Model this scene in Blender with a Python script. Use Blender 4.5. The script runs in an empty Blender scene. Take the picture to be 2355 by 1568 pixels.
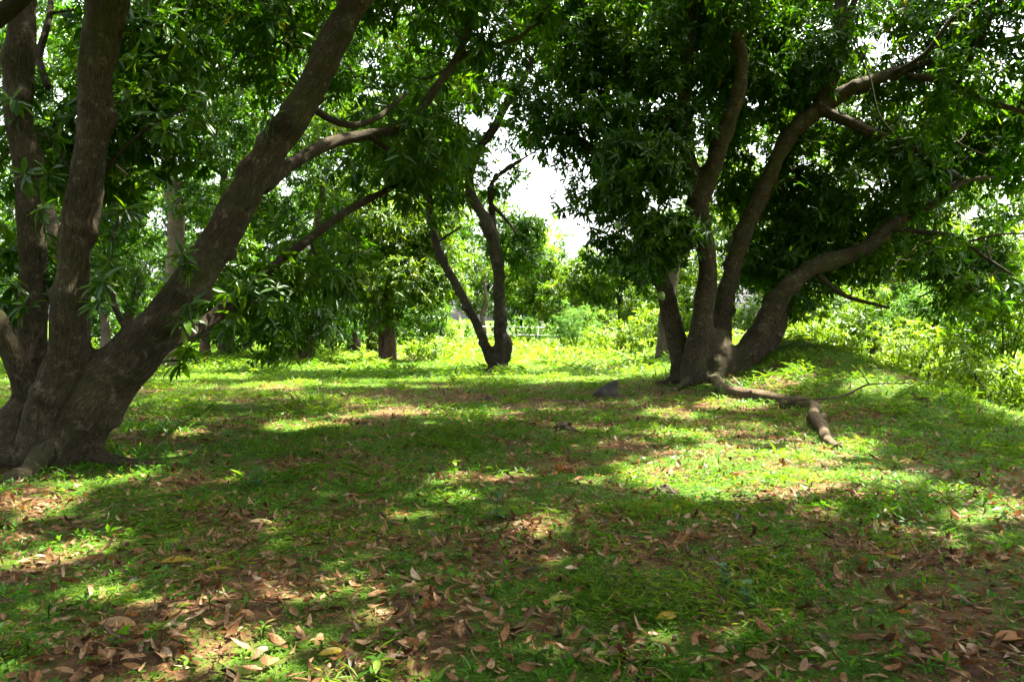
import bpy, bmesh, math, random, time
import numpy as np
from mathutils import Vector, Matrix, noise as mnoise
T0 = time.time()
R = math.radians
rng = np.random.default_rng(7)
random.seed(7)
scene = bpy.context.scene
col = scene.collection

# ------------------------------------------------------------------ camera, sky, sun, exposure
CAM_H, PITCH, FOC = 1.55, R(1.6), 28.0
cam_d = bpy.data.cameras.new('camera'); cam = bpy.data.objects.new('camera', cam_d); col.objects.link(cam)
cam.location = (0, 0, CAM_H); cam.rotation_euler = (R(90) - PITCH, 0, 0)
cam_d.lens = FOC; cam_d.sensor_width = 36; cam_d.clip_start = 0.05; cam_d.clip_end = 2000
scene.camera = cam
SUN_EL, SUN_AZ = R(62), math.atan2(0.80, 0.42)           # to the sun: high, ahead and to the right
SUN = np.array([math.sin(SUN_AZ) * math.cos(SUN_EL), math.cos(SUN_AZ) * math.cos(SUN_EL), math.sin(SUN_EL)])
world = bpy.data.worlds.new('World'); scene.world = world; world.use_nodes = True
wn = world.node_tree.nodes; wl = world.node_tree.links
sky = wn.new('ShaderNodeTexSky'); sky.sky_type = 'NISHITA'; sky.sun_disc = False
sky.sun_elevation = SUN_EL; sky.sun_rotation = SUN_AZ; sky.air_density = 1.0; sky.dust_density = 6.0; sky.ozone_density = 1.0
hs = wn.new('ShaderNodeHueSaturation'); hs.inputs['Saturation'].default_value = 0.25      # hazy, washed-out tropical sky
wl.new(sky.outputs[0], hs.inputs['Color']); wl.new(hs.outputs[0], wn['Background'].inputs[0]); wn['Background'].inputs[1].default_value = 0.10
sd = bpy.data.lights.new('sun', 'SUN'); sd.energy = 5.0; sd.angle = R(0.8); sd.color = (1.0, 0.93, 0.76)
so = bpy.data.objects.new('sun', sd); col.objects.link(so)
so.rotation_euler = Vector(SUN).to_track_quat('Z', 'Y').to_euler()
vs = scene.view_settings
vs.view_transform = 'Standard'; vs.look = 'None'; vs.gamma = 1.0; vs.use_curve_mapping = False
vs.exposure = 3.55
scene.cycles.max_bounces = 8; scene.cycles.diffuse_bounces = 5; scene.cycles.transmission_bounces = 5; scene.cycles.glossy_bounces = 2
scene.cycles.use_denoising = True
scene.cycles.caustics_reflective = False; scene.cycles.caustics_refractive = False

# ------------------------------------------------------------------ geometry helpers
FPX = 1024 * FOC / 36.0
KX = 1024 / 2354.0                                        # I measured the photograph on a 2354 x 1568 sheet
def at(X, Y, d):
    """world point at depth d (metres along +Y) of the spot X, Y measured on the photograph"""
    u = (X * KX - 512) / FPX; v = (340.5 - Y * KX) / FPX
    c, s = math.cos(PITCH), math.sin(PITCH)
    dy = c + v * s; dz = v * c - s
    k = d / dy
    return np.array([u * k, d, CAM_H + dz * k])
def ground_at(X, Y):
    u = (X * KX - 512) / FPX; v = (340.5 - Y * KX) / FPX
    c, s = math.cos(PITCH), math.sin(PITCH)
    dy = c + v * s; dz = v * c - s
    k = CAM_H / -dz
    for _ in range(30):
        k = (CAM_H - float(height(u * k, dy * k))) / -dz * .5 + k * .5
    return np.array([u * k, dy * k, float(height(u * k, dy * k))])

def _hash(ix, iy, seed):
    h = (ix * 374761393 + iy * 668265263 + seed * 974634777) & 0xffffffff
    h = ((h ^ (h >> 13)) * 1274126177) & 0xffffffff
    return ((h ^ (h >> 16)) & 0xffff) / 65535.0
def vnoise(x, y, seed=0):
    x = np.asarray(x, float); y = np.asarray(y, float)
    ix = np.floor(x).astype(np.int64); iy = np.floor(y).astype(np.int64)
    fx = x - ix; fy = y - iy
    fx = fx * fx * (3 - 2 * fx); fy = fy * fy * (3 - 2 * fy)
    a = _hash(ix, iy, seed); b = _hash(ix + 1, iy, seed); c = _hash(ix, iy + 1, seed); d = _hash(ix + 1, iy + 1, seed)
    return (a * (1 - fx) + b * fx) * (1 - fy) + (c * (1 - fx) + d * fx) * fy
def fbm(x, y, seed=0, o=3):
    s = 0; a = .5; t = 0
    for i in range(o):
        s = s + a * vnoise(np.asarray(x) * 2 ** i, np.asarray(y) * 2 ** i, seed + i); t += a; a *= .5
    return s / t
def sstep(a, b, x):
    t = np.clip((np.asarray(x, float) - a) / (b - a), 0, 1); return t * t * (3 - 2 * t)
def height(x, y):
    x = np.asarray(x, float); y = np.asarray(y, float)
    h = (fbm(x * .35, y * .35, 3, 3) - .5) * .16 + (fbm(x * 1.7, y * 1.7, 9, 2) - .5) * .05
    crest = 6.55 - .0 * y
    rise = sstep(9.5, 18.5, y) * (1 - .75 * sstep(22, 34, y))
    cross = np.where(x < crest, np.exp(-((x - crest) / 1.9) ** 2), np.exp(-((x - crest) / 1.75) ** 2))
    h = h + rise * cross * (.98 + (fbm(x * 1.3, y * 1.3, 33, 3) - .5) * .4) - .35 * sstep(7.2, 9.5, x) * sstep(7, 13, y) * (1 - sstep(26, 36, y))
    h = h * sstep(160, 60, np.hypot(x, y))
    return h
def cover(x, y):
    """0 = bare leaf litter, 1 = closed green carpet"""
    x = np.asarray(x, float); y = np.asarray(y, float)
    n = fbm(x * 1.3 + 3, y * 1.0, 21, 4)
    n2 = fbm(x * 2.6, y * 2.2, 41, 2)
    base = .60 + .04 * sstep(8, 11, y) - .22 * np.exp(-((y - 14) / 3.2) ** 2) * sstep(-6, 1.5, x) * (1 - sstep(5, 6.5, x))
    base = base + .55 * sstep(16.5, 21, y) + .4 * sstep(4.8, 6.5, x) * sstep(6, 10, y) + .15 * np.exp(-((x + 2.5) / 2.5) ** 2 - ((y - 9.5) / 2.5) ** 2)
    base = base - .3 * np.exp(-((x - 8.9) / .8) ** 2) * sstep(8, 12, y)
    base = base - .10 * np.exp(-((y - 4.0) / .5) ** 2)
    n3 = fbm(x * 7.0, y * 6.0, 51, 2)
    return np.clip((n - .5) * .95 + (n2 - .5) * .9 + (n3 - .5) * .9 + base, 0, 1)

# patches of the ground the sun reaches through holes in the canopy: measured X, Y, half sizes
SPOTS = []
for X, Y, rx, ry in ((1700, 1088, 255, 48), (1560, 1105, 135, 34), (1850, 1125, 90, 16), (1590, 1000, 70, 12), (1640, 1030, 60, 10), (1540, 945, 60, 9), (1690, 935, 70, 11),
                     (1040, 1148, 44, 13), (1045, 1092, 25, 10), (910, 1195, 60, 10), (598, 1218, 38, 12), (110, 1165, 80, 20), (50, 1290, 60, 12),
                     (190, 1245, 60, 12), (210, 1360, 48, 22), (690, 978, 80, 9), (2270, 1188, 60, 10), (2330, 960, 60, 14), (1780, 920, 80, 6), (1660, 905, 45, 9),
                     (480, 866, 110, 7), (660, 885, 130, 6), (1290, 873, 130, 6), (1000, 870, 120, 5), (420, 1000, 40, 8), (95, 1052, 34, 16),
                     (1900, 1060, 60, 14), (2000, 905, 70, 7), (1230, 1225, 40, 8), (2230, 1330, 30, 8)):
    v = Y * KX; d = CAM_H * FPX / (v - (340.5 - math.tan(PITCH) * FPX))
    SPOTS.append(((X * KX - 512) / FPX * d, d, rx * KX / FPX * d, max(ry * KX * d * d / (CAM_H * FPX), .12)))
SPOTS = np.array(SPOTS)
def in_shaft(P, grow=.10):
    """points of the canopy that stand between the sun and one of those patches"""
    k = P[:, 2] / SUN[2]
    gx = P[:, 0] - SUN[0] * k; gy = P[:, 1] - SUN[1] * k
    wob = 1 + .35 * (vnoise(gx * 2.3, gy * 2.3, 77) - .5) * 2
    hit = np.zeros(len(P), bool)
    for x, y, a, b in SPOTS:
        hit |= (((gx - x) / ((a + grow) * wob)) ** 2 + ((gy - y) / ((b + grow) * wob)) ** 2) < 1
    return hit

# ------------------------------------------------------------------ object helpers
def tag(o, label=None, cat=None, group=None, kind=None):
    if label: o['label'] = label
    if cat: o['category'] = cat
    if group: o['group'] = group
    if kind: o['kind'] = kind
    return o
def link(name, data, mat=None, parent=None):
    o = bpy.data.objects.new(name, data); col.objects.link(o)
    if mat is not None and data is not None and not data.materials: data.materials.append(mat)
    if parent is not None: o.parent = parent
    return o
def empty(name, loc):
    o = bpy.data.objects.new(name, None); col.objects.link(o); o.location = Vector(loc); o.empty_display_size = .2
    return o
def np_mesh(name, V, F, face_attrs=None, point_attrs=None, smooth=False, origin=None):
    V = np.asarray(V, np.float32)
    if origin is not None: V = V - np.asarray(origin, np.float32)
    F = np.asarray(F, np.int32); k = F.shape[1]
    me = bpy.data.meshes.new(name)
    me.vertices.add(len(V)); me.vertices.foreach_set('co', V.ravel())
    me.loops.add(F.size); me.loops.foreach_set('vertex_index', F.ravel())
    me.polygons.add(len(F)); me.polygons.foreach_set('loop_start', np.arange(0, F.size, k, dtype=np.int32))
    if smooth: me.polygons.foreach_set('use_smooth', np.ones(len(F), bool))
    me.update(calc_edges=True)
    for nm, arr in (face_attrs or {}).items():
        a = me.attributes.new(nm, 'FLOAT', 'FACE'); a.data.foreach_set('value', np.asarray(arr, np.float32))
    for nm, arr in (point_attrs or {}).items():
        arr = np.asarray(arr, np.float32)
        if arr.ndim == 2:
            a = me.attributes.new(nm, 'FLOAT_VECTOR', 'POINT'); a.data.foreach_set('vector', arr.ravel())
        else:
            a = me.attributes.new(nm, 'FLOAT', 'POINT'); a.data.foreach_set('value', arr)
    return me
def norm(a): return a / np.maximum(np.linalg.norm(a, axis=-1, keepdims=True), 1e-9)

# ------------------------------------------------------------------ leaves
PROF = {1: [(.42, 1.0)], 2: [(.22, .8), (.62, .92)], 3: [(.14, .66), (.42, 1.0), (.74, .74)], 4: [(.1, .5), (.3, .95), (.55, 1.0), (.8, .62)]}
def leaf_geo(P, D, U, L, W, k, bend=None, fold=.35, twist=None, tint=None, rag=0.):
    """n leaves: base P, direction D, upper side U, length L, width W, k cross stations, bend = angle the blade turns through"""
    n = len(P); D = norm(D); S = norm(np.cross(D, U)); U = np.cross(S, D)
    bend = np.zeros(n) if bend is None else bend
    fold = np.full(n, fold) if np.isscalar(fold) else fold
    def pos(t):
        b = np.where(np.abs(bend) < 1e-3, 1e-3, bend)
        return (np.sin(b * t) / b)[:, None] * D * L[:, None] + ((np.cos(b * t) - 1) / b)[:, None] * U * L[:, None], \
               np.cos(b * t)[:, None] * U + np.sin(b * t)[:, None] * D
    if tint is None: tint = rng.random(n)
    if k == 0:
        pm, um = pos(.45); pt, _ = pos(1.0)
        hw = (W * .5)[:, None]; up = np.sin(fold)[:, None] * um
        V = np.stack([P, P + pm + hw * (S * np.cos(fold)[:, None] + up), P + pm + hw * (-S * np.cos(fold)[:, None] + up), P + pt], 1)
        F = np.array([[0, 3, 1], [0, 2, 3]])
    else:
        vs_ = [P]
        for j, (t, w) in enumerate(PROF[k]):
            p, u = pos(t); s = S
            if twist is not None:
                c = np.cos(twist * t)[:, None]; q = np.sin(twist * t)[:, None]
                s, u = c * S + q * u, c * u - q * S
            hw = (W * .5 * w)[:, None]; up = np.sin(fold)[:, None] * u; sc = s * np.cos(fold)[:, None]
            ra, rb_ = (1 + rag * rng.uniform(-1, .7, (2, n, 1))) if rag else (1, 1)
            vs_ += [P + p + hw * ra * (sc + up), P + p, P + p + hw * rb_ * (-sc + up)]
        vs_.append(P + pos(1.0)[0]); V = np.stack(vs_, 1)
        f = [[0, 2, 1], [0, 3, 2]]
        for j in range(k - 1):
            a = 1 + 3 * j; b = a + 3
            f += [[a, a + 1, b + 1], [a, b + 1, b], [a + 1, a + 2, b + 2], [a + 1, b + 2, b + 1]]
        a = 1 + 3 * (k - 1); e = a + 3
        f += [[a, a + 1, e], [a + 1, a + 2, e]]
        F = np.array(f)
    nv = V.shape[1]
    Fa = (F[None] + (np.arange(n) * nv)[:, None, None]).reshape(-1, 3)
    return V.reshape(-1, 3), Fa, np.repeat(tint, len(F))
def join_geo(parts):
    V = []; F = []; Tn = []; o = 0
    for v, f, t in parts:
        V.append(v); F.append(f + o); Tn.append(t); o += len(v)
    return np.concatenate(V), np.concatenate(F), np.concatenate(Tn)
def whorl_leaves(C, A, nl, L0, k, droop=.5, wr=.24, tint_c=None):
    """whorls of drooping lance-shaped leaves round the twig ends C with twig directions A"""
    n = len(C); A = norm(A)
    ref = np.where(np.abs(A[:, 2:3]) > .9, np.array([[1., 0, 0]]), np.array([[0., 0, 1.]]))
    E1 = norm(np.cross(A, ref)); E2 = np.cross(A, E1)
    j = np.tile(np.arange(nl), n); w = np.repeat(np.arange(n), nl)
    ph = j * 2.399 + np.repeat(rng.random(n) * 6.28, nl) + rng.normal(0, .5, n * nl)
    an = rng.uniform(.5, 1.65, n * nl)
    Rd = np.cos(ph)[:, None] * E1[w] + np.sin(ph)[:, None] * E2[w]
    D = np.cos(an)[:, None] * A[w] + np.sin(an)[:, None] * Rd
    D[:, 2] -= droop * rng.uniform(.3, 1.3, n * nl) * np.repeat(rng.uniform(.2, 2.0, n), nl); D = norm(D)
    U = norm(A[w] * .8 + np.array([0, 0, .7]) + rng.normal(0, .28, (n * nl, 3)))
    L = L0 * rng.uniform(.5, 1.2, n * nl) * np.repeat(rng.uniform(.7, 1.2, n), nl)
    P = C[w] + A[w] * (rng.uniform(-.3, .1, n * nl) * L0)[:, None] + Rd * .01
    tc = rng.random(n) if tint_c is None else tint_c
    tint = np.clip(np.repeat(tc, nl) * .75 + rng.random(n * nl) * .25, 0, 1)
    return leaf_geo(P, D, U, L, L * wr * rng.uniform(.8, 1.15, n * nl), k, bend=rng.uniform(.1, .8, n * nl), fold=rng.uniform(.1, .5, n * nl), tint=tint)

# ------------------------------------------------------------------ stems
def spline(pts, step):
    """Catmull-Rom through rows x, y, z, r, resampled about every `step` metres"""
    P = np.asarray(pts, float); Q = np.vstack([2 * P[0] - P[1], P, 2 * P[-1] - P[-2]])
    out = []
    for i in range(1, len(Q) - 2):
        m = max(1, int(np.linalg.norm(Q[i + 1, :3] - Q[i, :3]) / step))
        t = np.arange(m)[:, None] / m
        a, b, c, d = Q[i - 1], Q[i], Q[i + 1], Q[i + 2]
        out.append(.5 * (2 * b + (c - a) * t + (2 * a - 5 * b + 4 * c - d) * t ** 2 + (3 * b - a - 3 * c + d) * t ** 3))
    out.append(P[-1:]); S = np.vstack(out); S[:, 3] = np.maximum(S[:, 3], .004)
    return S
def tube(S, sides, lump=0., seed=0., close=True):
    n = len(S); T = norm(np.gradient(S[:, :3], axis=0))
    N = np.zeros((n, 3)); ref = np.array([1., 0, 0]) if abs(T[0, 0]) < .8 else np.array([0, 1., 0])
    v = ref - T[0] * ref.dot(T[0]); N[0] = v / np.linalg.norm(v)
    for i in range(1, n):
        v = N[i - 1] - T[i] * N[i - 1].dot(T[i]); N[i] = v / np.linalg.norm(v)
    B = np.cross(T, N)
    s = np.concatenate([[0], np.cumsum(np.linalg.norm(np.diff(S[:, :3], axis=0), axis=1))])
    th = np.arange(sides) / sides * 2 * np.pi
    rad = np.repeat(S[:, 3:4], sides, 1)
    if lump:
        for i in range(n):
            for j in range(sides):
                q = Vector((math.cos(th[j]) * 1.1 + seed, math.sin(th[j]) * 1.1, s[i] * 1.6))
                rad[i, j] *= 1 + lump * mnoise.noise(q) + lump * .6 * mnoise.noise(q * 2.7)
    V = S[:, None, :3] + rad[:, :, None] * (np.cos(th)[None, :, None] * N[:, None] + np.sin(th)[None, :, None] * B[:, None])
    bk = np.stack([np.repeat(np.cos(th)[None] * .3, n, 0), np.repeat(np.sin(th)[None] * .3, n, 0), np.repeat(s[:, None], sides, 1)], -1)
    V = V.reshape(-1, 3); bk = bk.reshape(-1, 3)
    i = np.arange(n - 1)[:, None] * sides; j = np.arange(sides)[None]; j2 = (j + 1) % sides
    F = np.stack([i + j, i + j2, i + sides + j2, i + sides + j], -1).reshape(-1, 4)
    if close:
        c0 = len(V); V = np.vstack([V, S[0, :3], S[-1, :3]]); bk = np.vstack([bk, [[0, 0, 0]], [[0, 0, s[-1]]]])
        a = np.arange(sides); b = (a + 1) % sides
        F = np.vstack([F, np.stack([np.full(sides, c0), b, a, a], -1), np.stack([np.full(sides, c0 + 1), (n - 1) * sides + a, (n - 1) * sides + b, (n - 1) * sides + b], -1)])
    return V, F, bk
def py_mesh(name, V, F, bk=None, smooth=True, origin=None):
    V = np.asarray(V, float)
    if origin is not None: V = V - np.asarray(origin)
    faces = [tuple(dict.fromkeys(f)) for f in np.asarray(F).tolist()]
    me = bpy.data.meshes.new(name); me.from_pydata(V.tolist(), [], faces)
    if smooth: me.polygons.foreach_set('use_smooth', np.ones(len(me.polygons), bool))
    if bk is not None:
        a = me.attributes.new('bark', 'FLOAT_VECTOR', 'POINT'); a.data.foreach_set('vector', np.asarray(bk, np.float32).ravel())
    me.update(); return me
def fused_trunk(name, stems, voxel, origin, lump=.05):
    """all heavy stems of one tree grown into a single skin with soft crotches"""
    V = []; F = []; o = 0; samples = []
    for q, S in enumerate(stems):
        v, f, _ = tube(S, 20, lump, seed=q * 7.3)
        V.append(v); F.append(f + o); o += len(v)
        T = norm(np.gradient(S[:, :3], axis=0)); s = np.concatenate([[0], np.cumsum(np.linalg.norm(np.diff(S[:, :3], axis=0), axis=1))])
        samples.append(np.hstack([S, T, s[:, None], np.full((len(S), 1), q)]))
    me = py_mesh('tmp', np.vstack(V), np.vstack(F)); ob = bpy.data.objects.new('tmp', me); col.objects.link(ob)
    m = ob.modifiers.new('r', 'REMESH'); m.mode = 'VOXEL'; m.voxel_size = voxel; m.use_smooth_shade = True
    m = ob.modifiers.new('s', 'SMOOTH'); m.factor = .5; m.iterations = 9
    dg = bpy.context.evaluated_depsgraph_get(); out = bpy.data.meshes.new_from_object(ob.evaluated_get(dg))
    bpy.data.objects.remove(ob)
    out.name = name
    n = len(out.vertices); co = np.empty(n * 3, np.float32); out.vertices.foreach_get('co', co); co = co.reshape(-1, 3).astype(float)
    nr = np.empty(n * 3, np.float32); out.vertices.foreach_get('normal', nr); nr = nr.reshape(-1, 3)
    SA = np.vstack(samples); bk = np.zeros((n, 3))
    for a in range(0, n, 4000):
        c = co[a:a + 4000]; dd = np.linalg.norm(c[:, None] - SA[None, :, :3], axis=2) - SA[None, :, 3]
        k = dd.argmin(1); r = c - SA[k, :3]; T = SA[k, 4:7]
        al = (r * T).sum(1); r = norm(r - al[:, None] * T)
        h = np.cross(T, np.array([[.3, .9, .1]])); h = norm(h); g = np.cross(T, h)
        bk[a:a + 4000] = np.stack([(r * h).sum(1) * SA[k, 3], (r * g).sum(1) * SA[k, 3], SA[k, 7] + al + SA[k, 8] * 3.7], 1)
    dsp = np.array([mnoise.noise(Vector(b * np.array([9, 9, 1.6]))) * .016 + mnoise.noise(Vector(c * 1.7)) * .035 + mnoise.noise(Vector(c * 4)) * .018 + max(mnoise.noise(Vector(c * 3.1) + Vector((5, 0, 0))) - .32, 0) * .22 for b, c in zip(bk, co)])
    for _ in range(26):                                       # burls and healed branch scars
        q = rng.integers(n); dq = np.linalg.norm(co - co[q], axis=1); rb = rng.uniform(.06, .15); a_ = rng.uniform(.02, .06)
        dsp = dsp + a_ * np.exp(-(dq / rb) ** 2) - (a_ * .9 * np.exp(-(dq / (rb * .4)) ** 2) if rng.random() < .5 else 0)
    co = co + nr * dsp[:, None] - np.asarray(origin)
    out.vertices.foreach_set('co', co.astype(np.float32).ravel())
    a = out.attributes.new('bark', 'FLOAT_VECTOR', 'POINT'); a.data.foreach_set('vector', bk.astype(np.float32).ravel())
    out.materials.clear(); out.update()
    return out

# ------------------------------------------------------------------ materials
class NT:
    def __init__(s, name):
        s.m = bpy.data.materials.new(name); s.m.use_nodes = True; s.t = s.m.node_tree; s.t.nodes.clear()
        s.out = s.n('ShaderNodeOutputMaterial')
    def n(s, typ, **kw):
        nd = s.t.nodes.new(typ)
        for k, v in kw.items(): setattr(nd, k, v)
        return nd
    def l(s, a, b): s.t.links.new(a, b)
    def put(s, sock, v):
        if hasattr(v, 'is_linked') or isinstance(v, bpy.types.NodeSocket): s.l(v, sock)
        else: sock.default_value = v
    def attr(s, name, out='Fac'): return s.n('ShaderNodeAttribute', attribute_name=name).outputs[out]
    def ramp(s, fac, stops):
        r = s.n('ShaderNodeValToRGB'); e = r.color_ramp.elements
        while len(e) < len(stops): e.new(.5)
        for el, (p, c) in zip(e, stops): el.position = p; el.color = (*c, 1)
        s.put(r.inputs[0], fac); return r.outputs[0]
    def noise(s, vec, scale, detail=3, rough=.5, out='Fac'):
        n = s.n('ShaderNodeTexNoise'); n.inputs['Scale'].default_value = scale; n.inputs['Detail'].default_value = detail; n.inputs['Roughness'].default_value = rough
        if vec is not None: s.l(vec, n.inputs['Vector'])
        return n.outputs[out]
    def mix(s, fac, a, b, mode='MIX'):
        m = s.n('ShaderNodeMix', data_type='RGBA', blend_type=mode); s.put(m.inputs[0], fac)
        for sk, v in ((m.inputs[6], a), (m.inputs[7], b)):
            if isinstance(v, tuple): sk.default_value = (*v, 1)
            else: s.l(v, sk)
        return m.outputs[2]
    def math(s, op, a, b=0.):
        m = s.n('ShaderNodeMath', operation=op); s.put(m.inputs[0], a); s.put(m.inputs[1], b); return m.outputs[0]
    def maprange(s, v, a, b, c=0., d=1.):
        m = s.n('ShaderNodeMapRange'); s.put(m.inputs[0], v)
        for i, q in enumerate((a, b, c, d)): m.inputs[i + 1].default_value = q
        return m.outputs[0]
    def scale(s, vec, sc):
        m = s.n('ShaderNodeMapping'); s.l(vec, m.inputs[0]); m.inputs['Scale'].default_value = sc; return m.outputs[0]
def leaf_mat(name, stops, trans, tw=.45, gloss=.02, rough=.42, spots=0.):
    """thin blade: diffuse face, light through it, waxy sheen"""
    k = NT(name); t = k.attr('tint')
    c = k.ramp(t, stops)
    geo = k.n('ShaderNodeNewGeometry').outputs['Position']
    c = k.mix(k.maprange(k.noise(geo, 1.3, 2), .4, .65, 0, .4), c, k.mix(1.0, c, (.55, .6, .5), 'MULTIPLY'))
    if spots: c = k.mix(k.maprange(k.noise(geo, 55, 5, .7), .46, .62, 0, spots), c, k.mix(1.0, c, (.35, .32, .30), 'MULTIPLY'))
    d = k.n('ShaderNodeBsdfDiffuse'); k.l(c, d.inputs[0])
    tr = k.n('ShaderNodeBsdfTranslucent'); k.l(k.mix(1.0, c, trans, 'MULTIPLY'), tr.inputs[0])
    m = k.n('ShaderNodeMixShader'); m.inputs[0].default_value = tw; k.l(d.outputs[0], m.inputs[1]); k.l(tr.outputs[0], m.inputs[2])
    g = k.n('ShaderNodeBsdfGlossy'); g.inputs['Roughness'].default_value = rough; g.inputs[0].default_value = (.9, 1, .95, 1)
    lw = k.n('ShaderNodeLayerWeight'); lw.inputs[0].default_value = .35
    m2 = k.n('ShaderNodeMixShader'); k.put(m2.inputs[0], k.maprange(lw.outputs[0], 0, 1, gloss * .35, gloss * 2.2)); k.l(m.outputs[0], m2.inputs[1]); k.l(g.outputs[0], m2.inputs[2])
    k.l(m2.outputs[0], k.out.inputs[0]); return k.m
M = {}
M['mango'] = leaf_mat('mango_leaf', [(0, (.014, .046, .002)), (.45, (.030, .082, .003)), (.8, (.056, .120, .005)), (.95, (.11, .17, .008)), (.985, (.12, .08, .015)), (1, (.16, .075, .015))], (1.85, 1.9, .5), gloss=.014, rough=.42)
M['mango_lit'] = leaf_mat('mango_leaf_lit', [(0, (0.0256, 0.0640, 0.0032)), (.5, (0.0480, 0.1000, 0.0048)), (.85, (0.0840, 0.1400, 0.0080)), (.96, (0.1200, 0.1600, 0.0128)), (1, (0.1440, 0.0880, 0.0240))], (2.2, 2.1, .7), gloss=.012)  # lighter copy of the mango leaf: sunlight on far crowns put into the colour
M['shrub'] = leaf_mat('shrub_leaf', [(0, (.050, .105, .006)), (.5, (.095, .165, .010)), (1, (.15, .225, .018))], (1.9, 1.8, .8), gloss=.01)
M['feather'] = leaf_mat('feather_leaf', [(0, (.04, .11, .02)), (.6, (.08, .17, .025)), (1, (.14, .23, .035))], (1.8, 1.8, 1.2), gloss=.01)
M['grass'] = leaf_mat('grass_blade', [(0, (.022, .070, .003)), (.5, (.060, .120, .011)), (.9, (.112, .172, .019)), (.97, (.15, .20, .02)), (1, (.22, .17, .07))], (2.2, 2.1, .8), gloss=.006, rough=.5)
M['weed'] = leaf_mat('weed_leaf', [(0, (.022, .075, .004)), (.6, (.042, .120, .007)), (1, (.080, .175, .010))], (2.0, 2.1, .9), gloss=.008, rough=.45)
M['bluish'] = leaf_mat('bluish_weed_leaf', [(0, (.035, .085, .035)), (1, (.065, .135, .055))], (1.8, 2.0, 1.4), gloss=.012, rough=.5)
M['palm'] = leaf_mat('palm_leaf', [(0, (.10, .17, .02)), (1, (.22, .30, .05))], (2, 2, 1.2))
M['litter'] = leaf_mat('dead_leaf', [(0, (.026, .013, .006)), (.25, (.092, .044, .020)), (.55, (.180, .094, .043)), (.8, (.250, .145, .074)), (.93, (.33, .235, .150)), (.97, (.26, .10, .018)), (1, (.30, .20, .015))], (1.5, 1.1, .6), tw=.2, gloss=.012, rough=.5, spots=.8)
M['yellow'] = leaf_mat('yellowed_leaf', [(0, (.24, .16, .012)), (.5, (.28, .21, .018)), (1, (.18, .20, .025))], (1.4, 1.3, .6), tw=.25, gloss=.012, spots=.6)
M['orange'] = leaf_mat('orange_leaf', [(0, (.22, .085, .02)), (1, (.24, .14, .055))], (1.4, 1.2, .7), tw=.25, gloss=.012, spots=.6)
M['straw'] = leaf_mat('straw_blade', [(0, (.22, .13, .05)), (.6, (.36, .23, .10)), (1, (.50, .37, .20))], (1.2, 1.1, .8), tw=.2, gloss=.03)

def bark_mat(name, dark, mid, pale, green=.35, blotch=.55):
    k = NT(name); b = k.attr('bark', 'Vector'); pos = k.n('ShaderNodeTexCoord').outputs['Object']
    fine = k.noise(k.scale(b, (70, 70, 13)), 1.0, 6, .7)
    crack = k.noise(k.scale(b, (110, 110, 9)), 1.0, 4, .65)
    ring = k.noise(k.scale(b, (3, 3, 14)), 1.0, 3, .6)
    big = k.noise(pos, 2.1, 4, .6); lich = k.noise(pos, 8, 6, .75)
    c = k.ramp(fine, [(.25, dark), (.52, mid), (.78, pale)])
    c = k.mix(k.maprange(big, .42, .66, 0, blotch), c, tuple(x * .35 for x in mid))
    c = k.mix(k.maprange(k.noise(k.scale(b, (9, 9, 3.5)), 1.0, 6, .7), .50, .62, 0, .5), c, tuple(x * .45 for x in mid))
    c = k.mix(k.maprange(crack, .48, .36, 0, .75), c, tuple(x * .45 for x in dark))
    c = k.mix(k.maprange(lich, .55, .70, 0, .5), c, tuple(min(1, x * 1.5 + .02) for x in pale))
    c = k.mix(k.maprange(k.noise(pos, 1.3, 3), .5, .7, 0, green), c, (.055, .065, .020))
    c = k.mix(k.maprange(ring, .55, .75, 0, .35), c, tuple(x * .5 for x in dark))
    p = k.n('ShaderNodeBsdfPrincipled'); k.l(c, p.inputs['Base Color']); p.inputs['Roughness'].default_value = .92; p.inputs['Specular IOR Level'].default_value = .1
    h = k.math('ADD', k.math('MULTIPLY', fine, .6), k.math('MULTIPLY', crack, .7)); h = k.math('ADD', h, k.math('MULTIPLY', ring, .35)); h = k.math('ADD', h, k.math('MULTIPLY', lich, .3))
    bp = k.n('ShaderNodeBump'); bp.inputs['Strength'].default_value = 1.0; bp.inputs['Distance'].default_value = .03; k.l(h, bp.inputs['Height']); k.l(bp.outputs[0], p.inputs['Normal'])
    k.l(p.outputs[0], k.out.inputs[0]); return k.m
M['bark'] = bark_mat('mango_bark', (.018, .0125, .0075), (.060, .047, .029), (.145, .119, .078))
M['bark_dark'] = bark_mat('mango_bark_dark', (.014, .010, .007), (.038, .030, .021), (.085, .070, .050))
M['bark_pale'] = bark_mat('mango_bark_pale', (.05, .038, .025), (.13, .105, .075), (.24, .205, .155), green=.2)
M['bark_red'] = bark_mat('mango_bark_red', (.045, .026, .016), (.115, .075, .05), (.21, .155, .11), green=.15)
M['log'] = bark_mat('dead_log_bark', (.05, .034, .02), (.15, .108, .066), (.29, .23, .15), green=.3)
M['twig'] = bark_mat('twig_bark', (.04, .03, .02), (.09, .07, .045), (.16, .13, .09))

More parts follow.
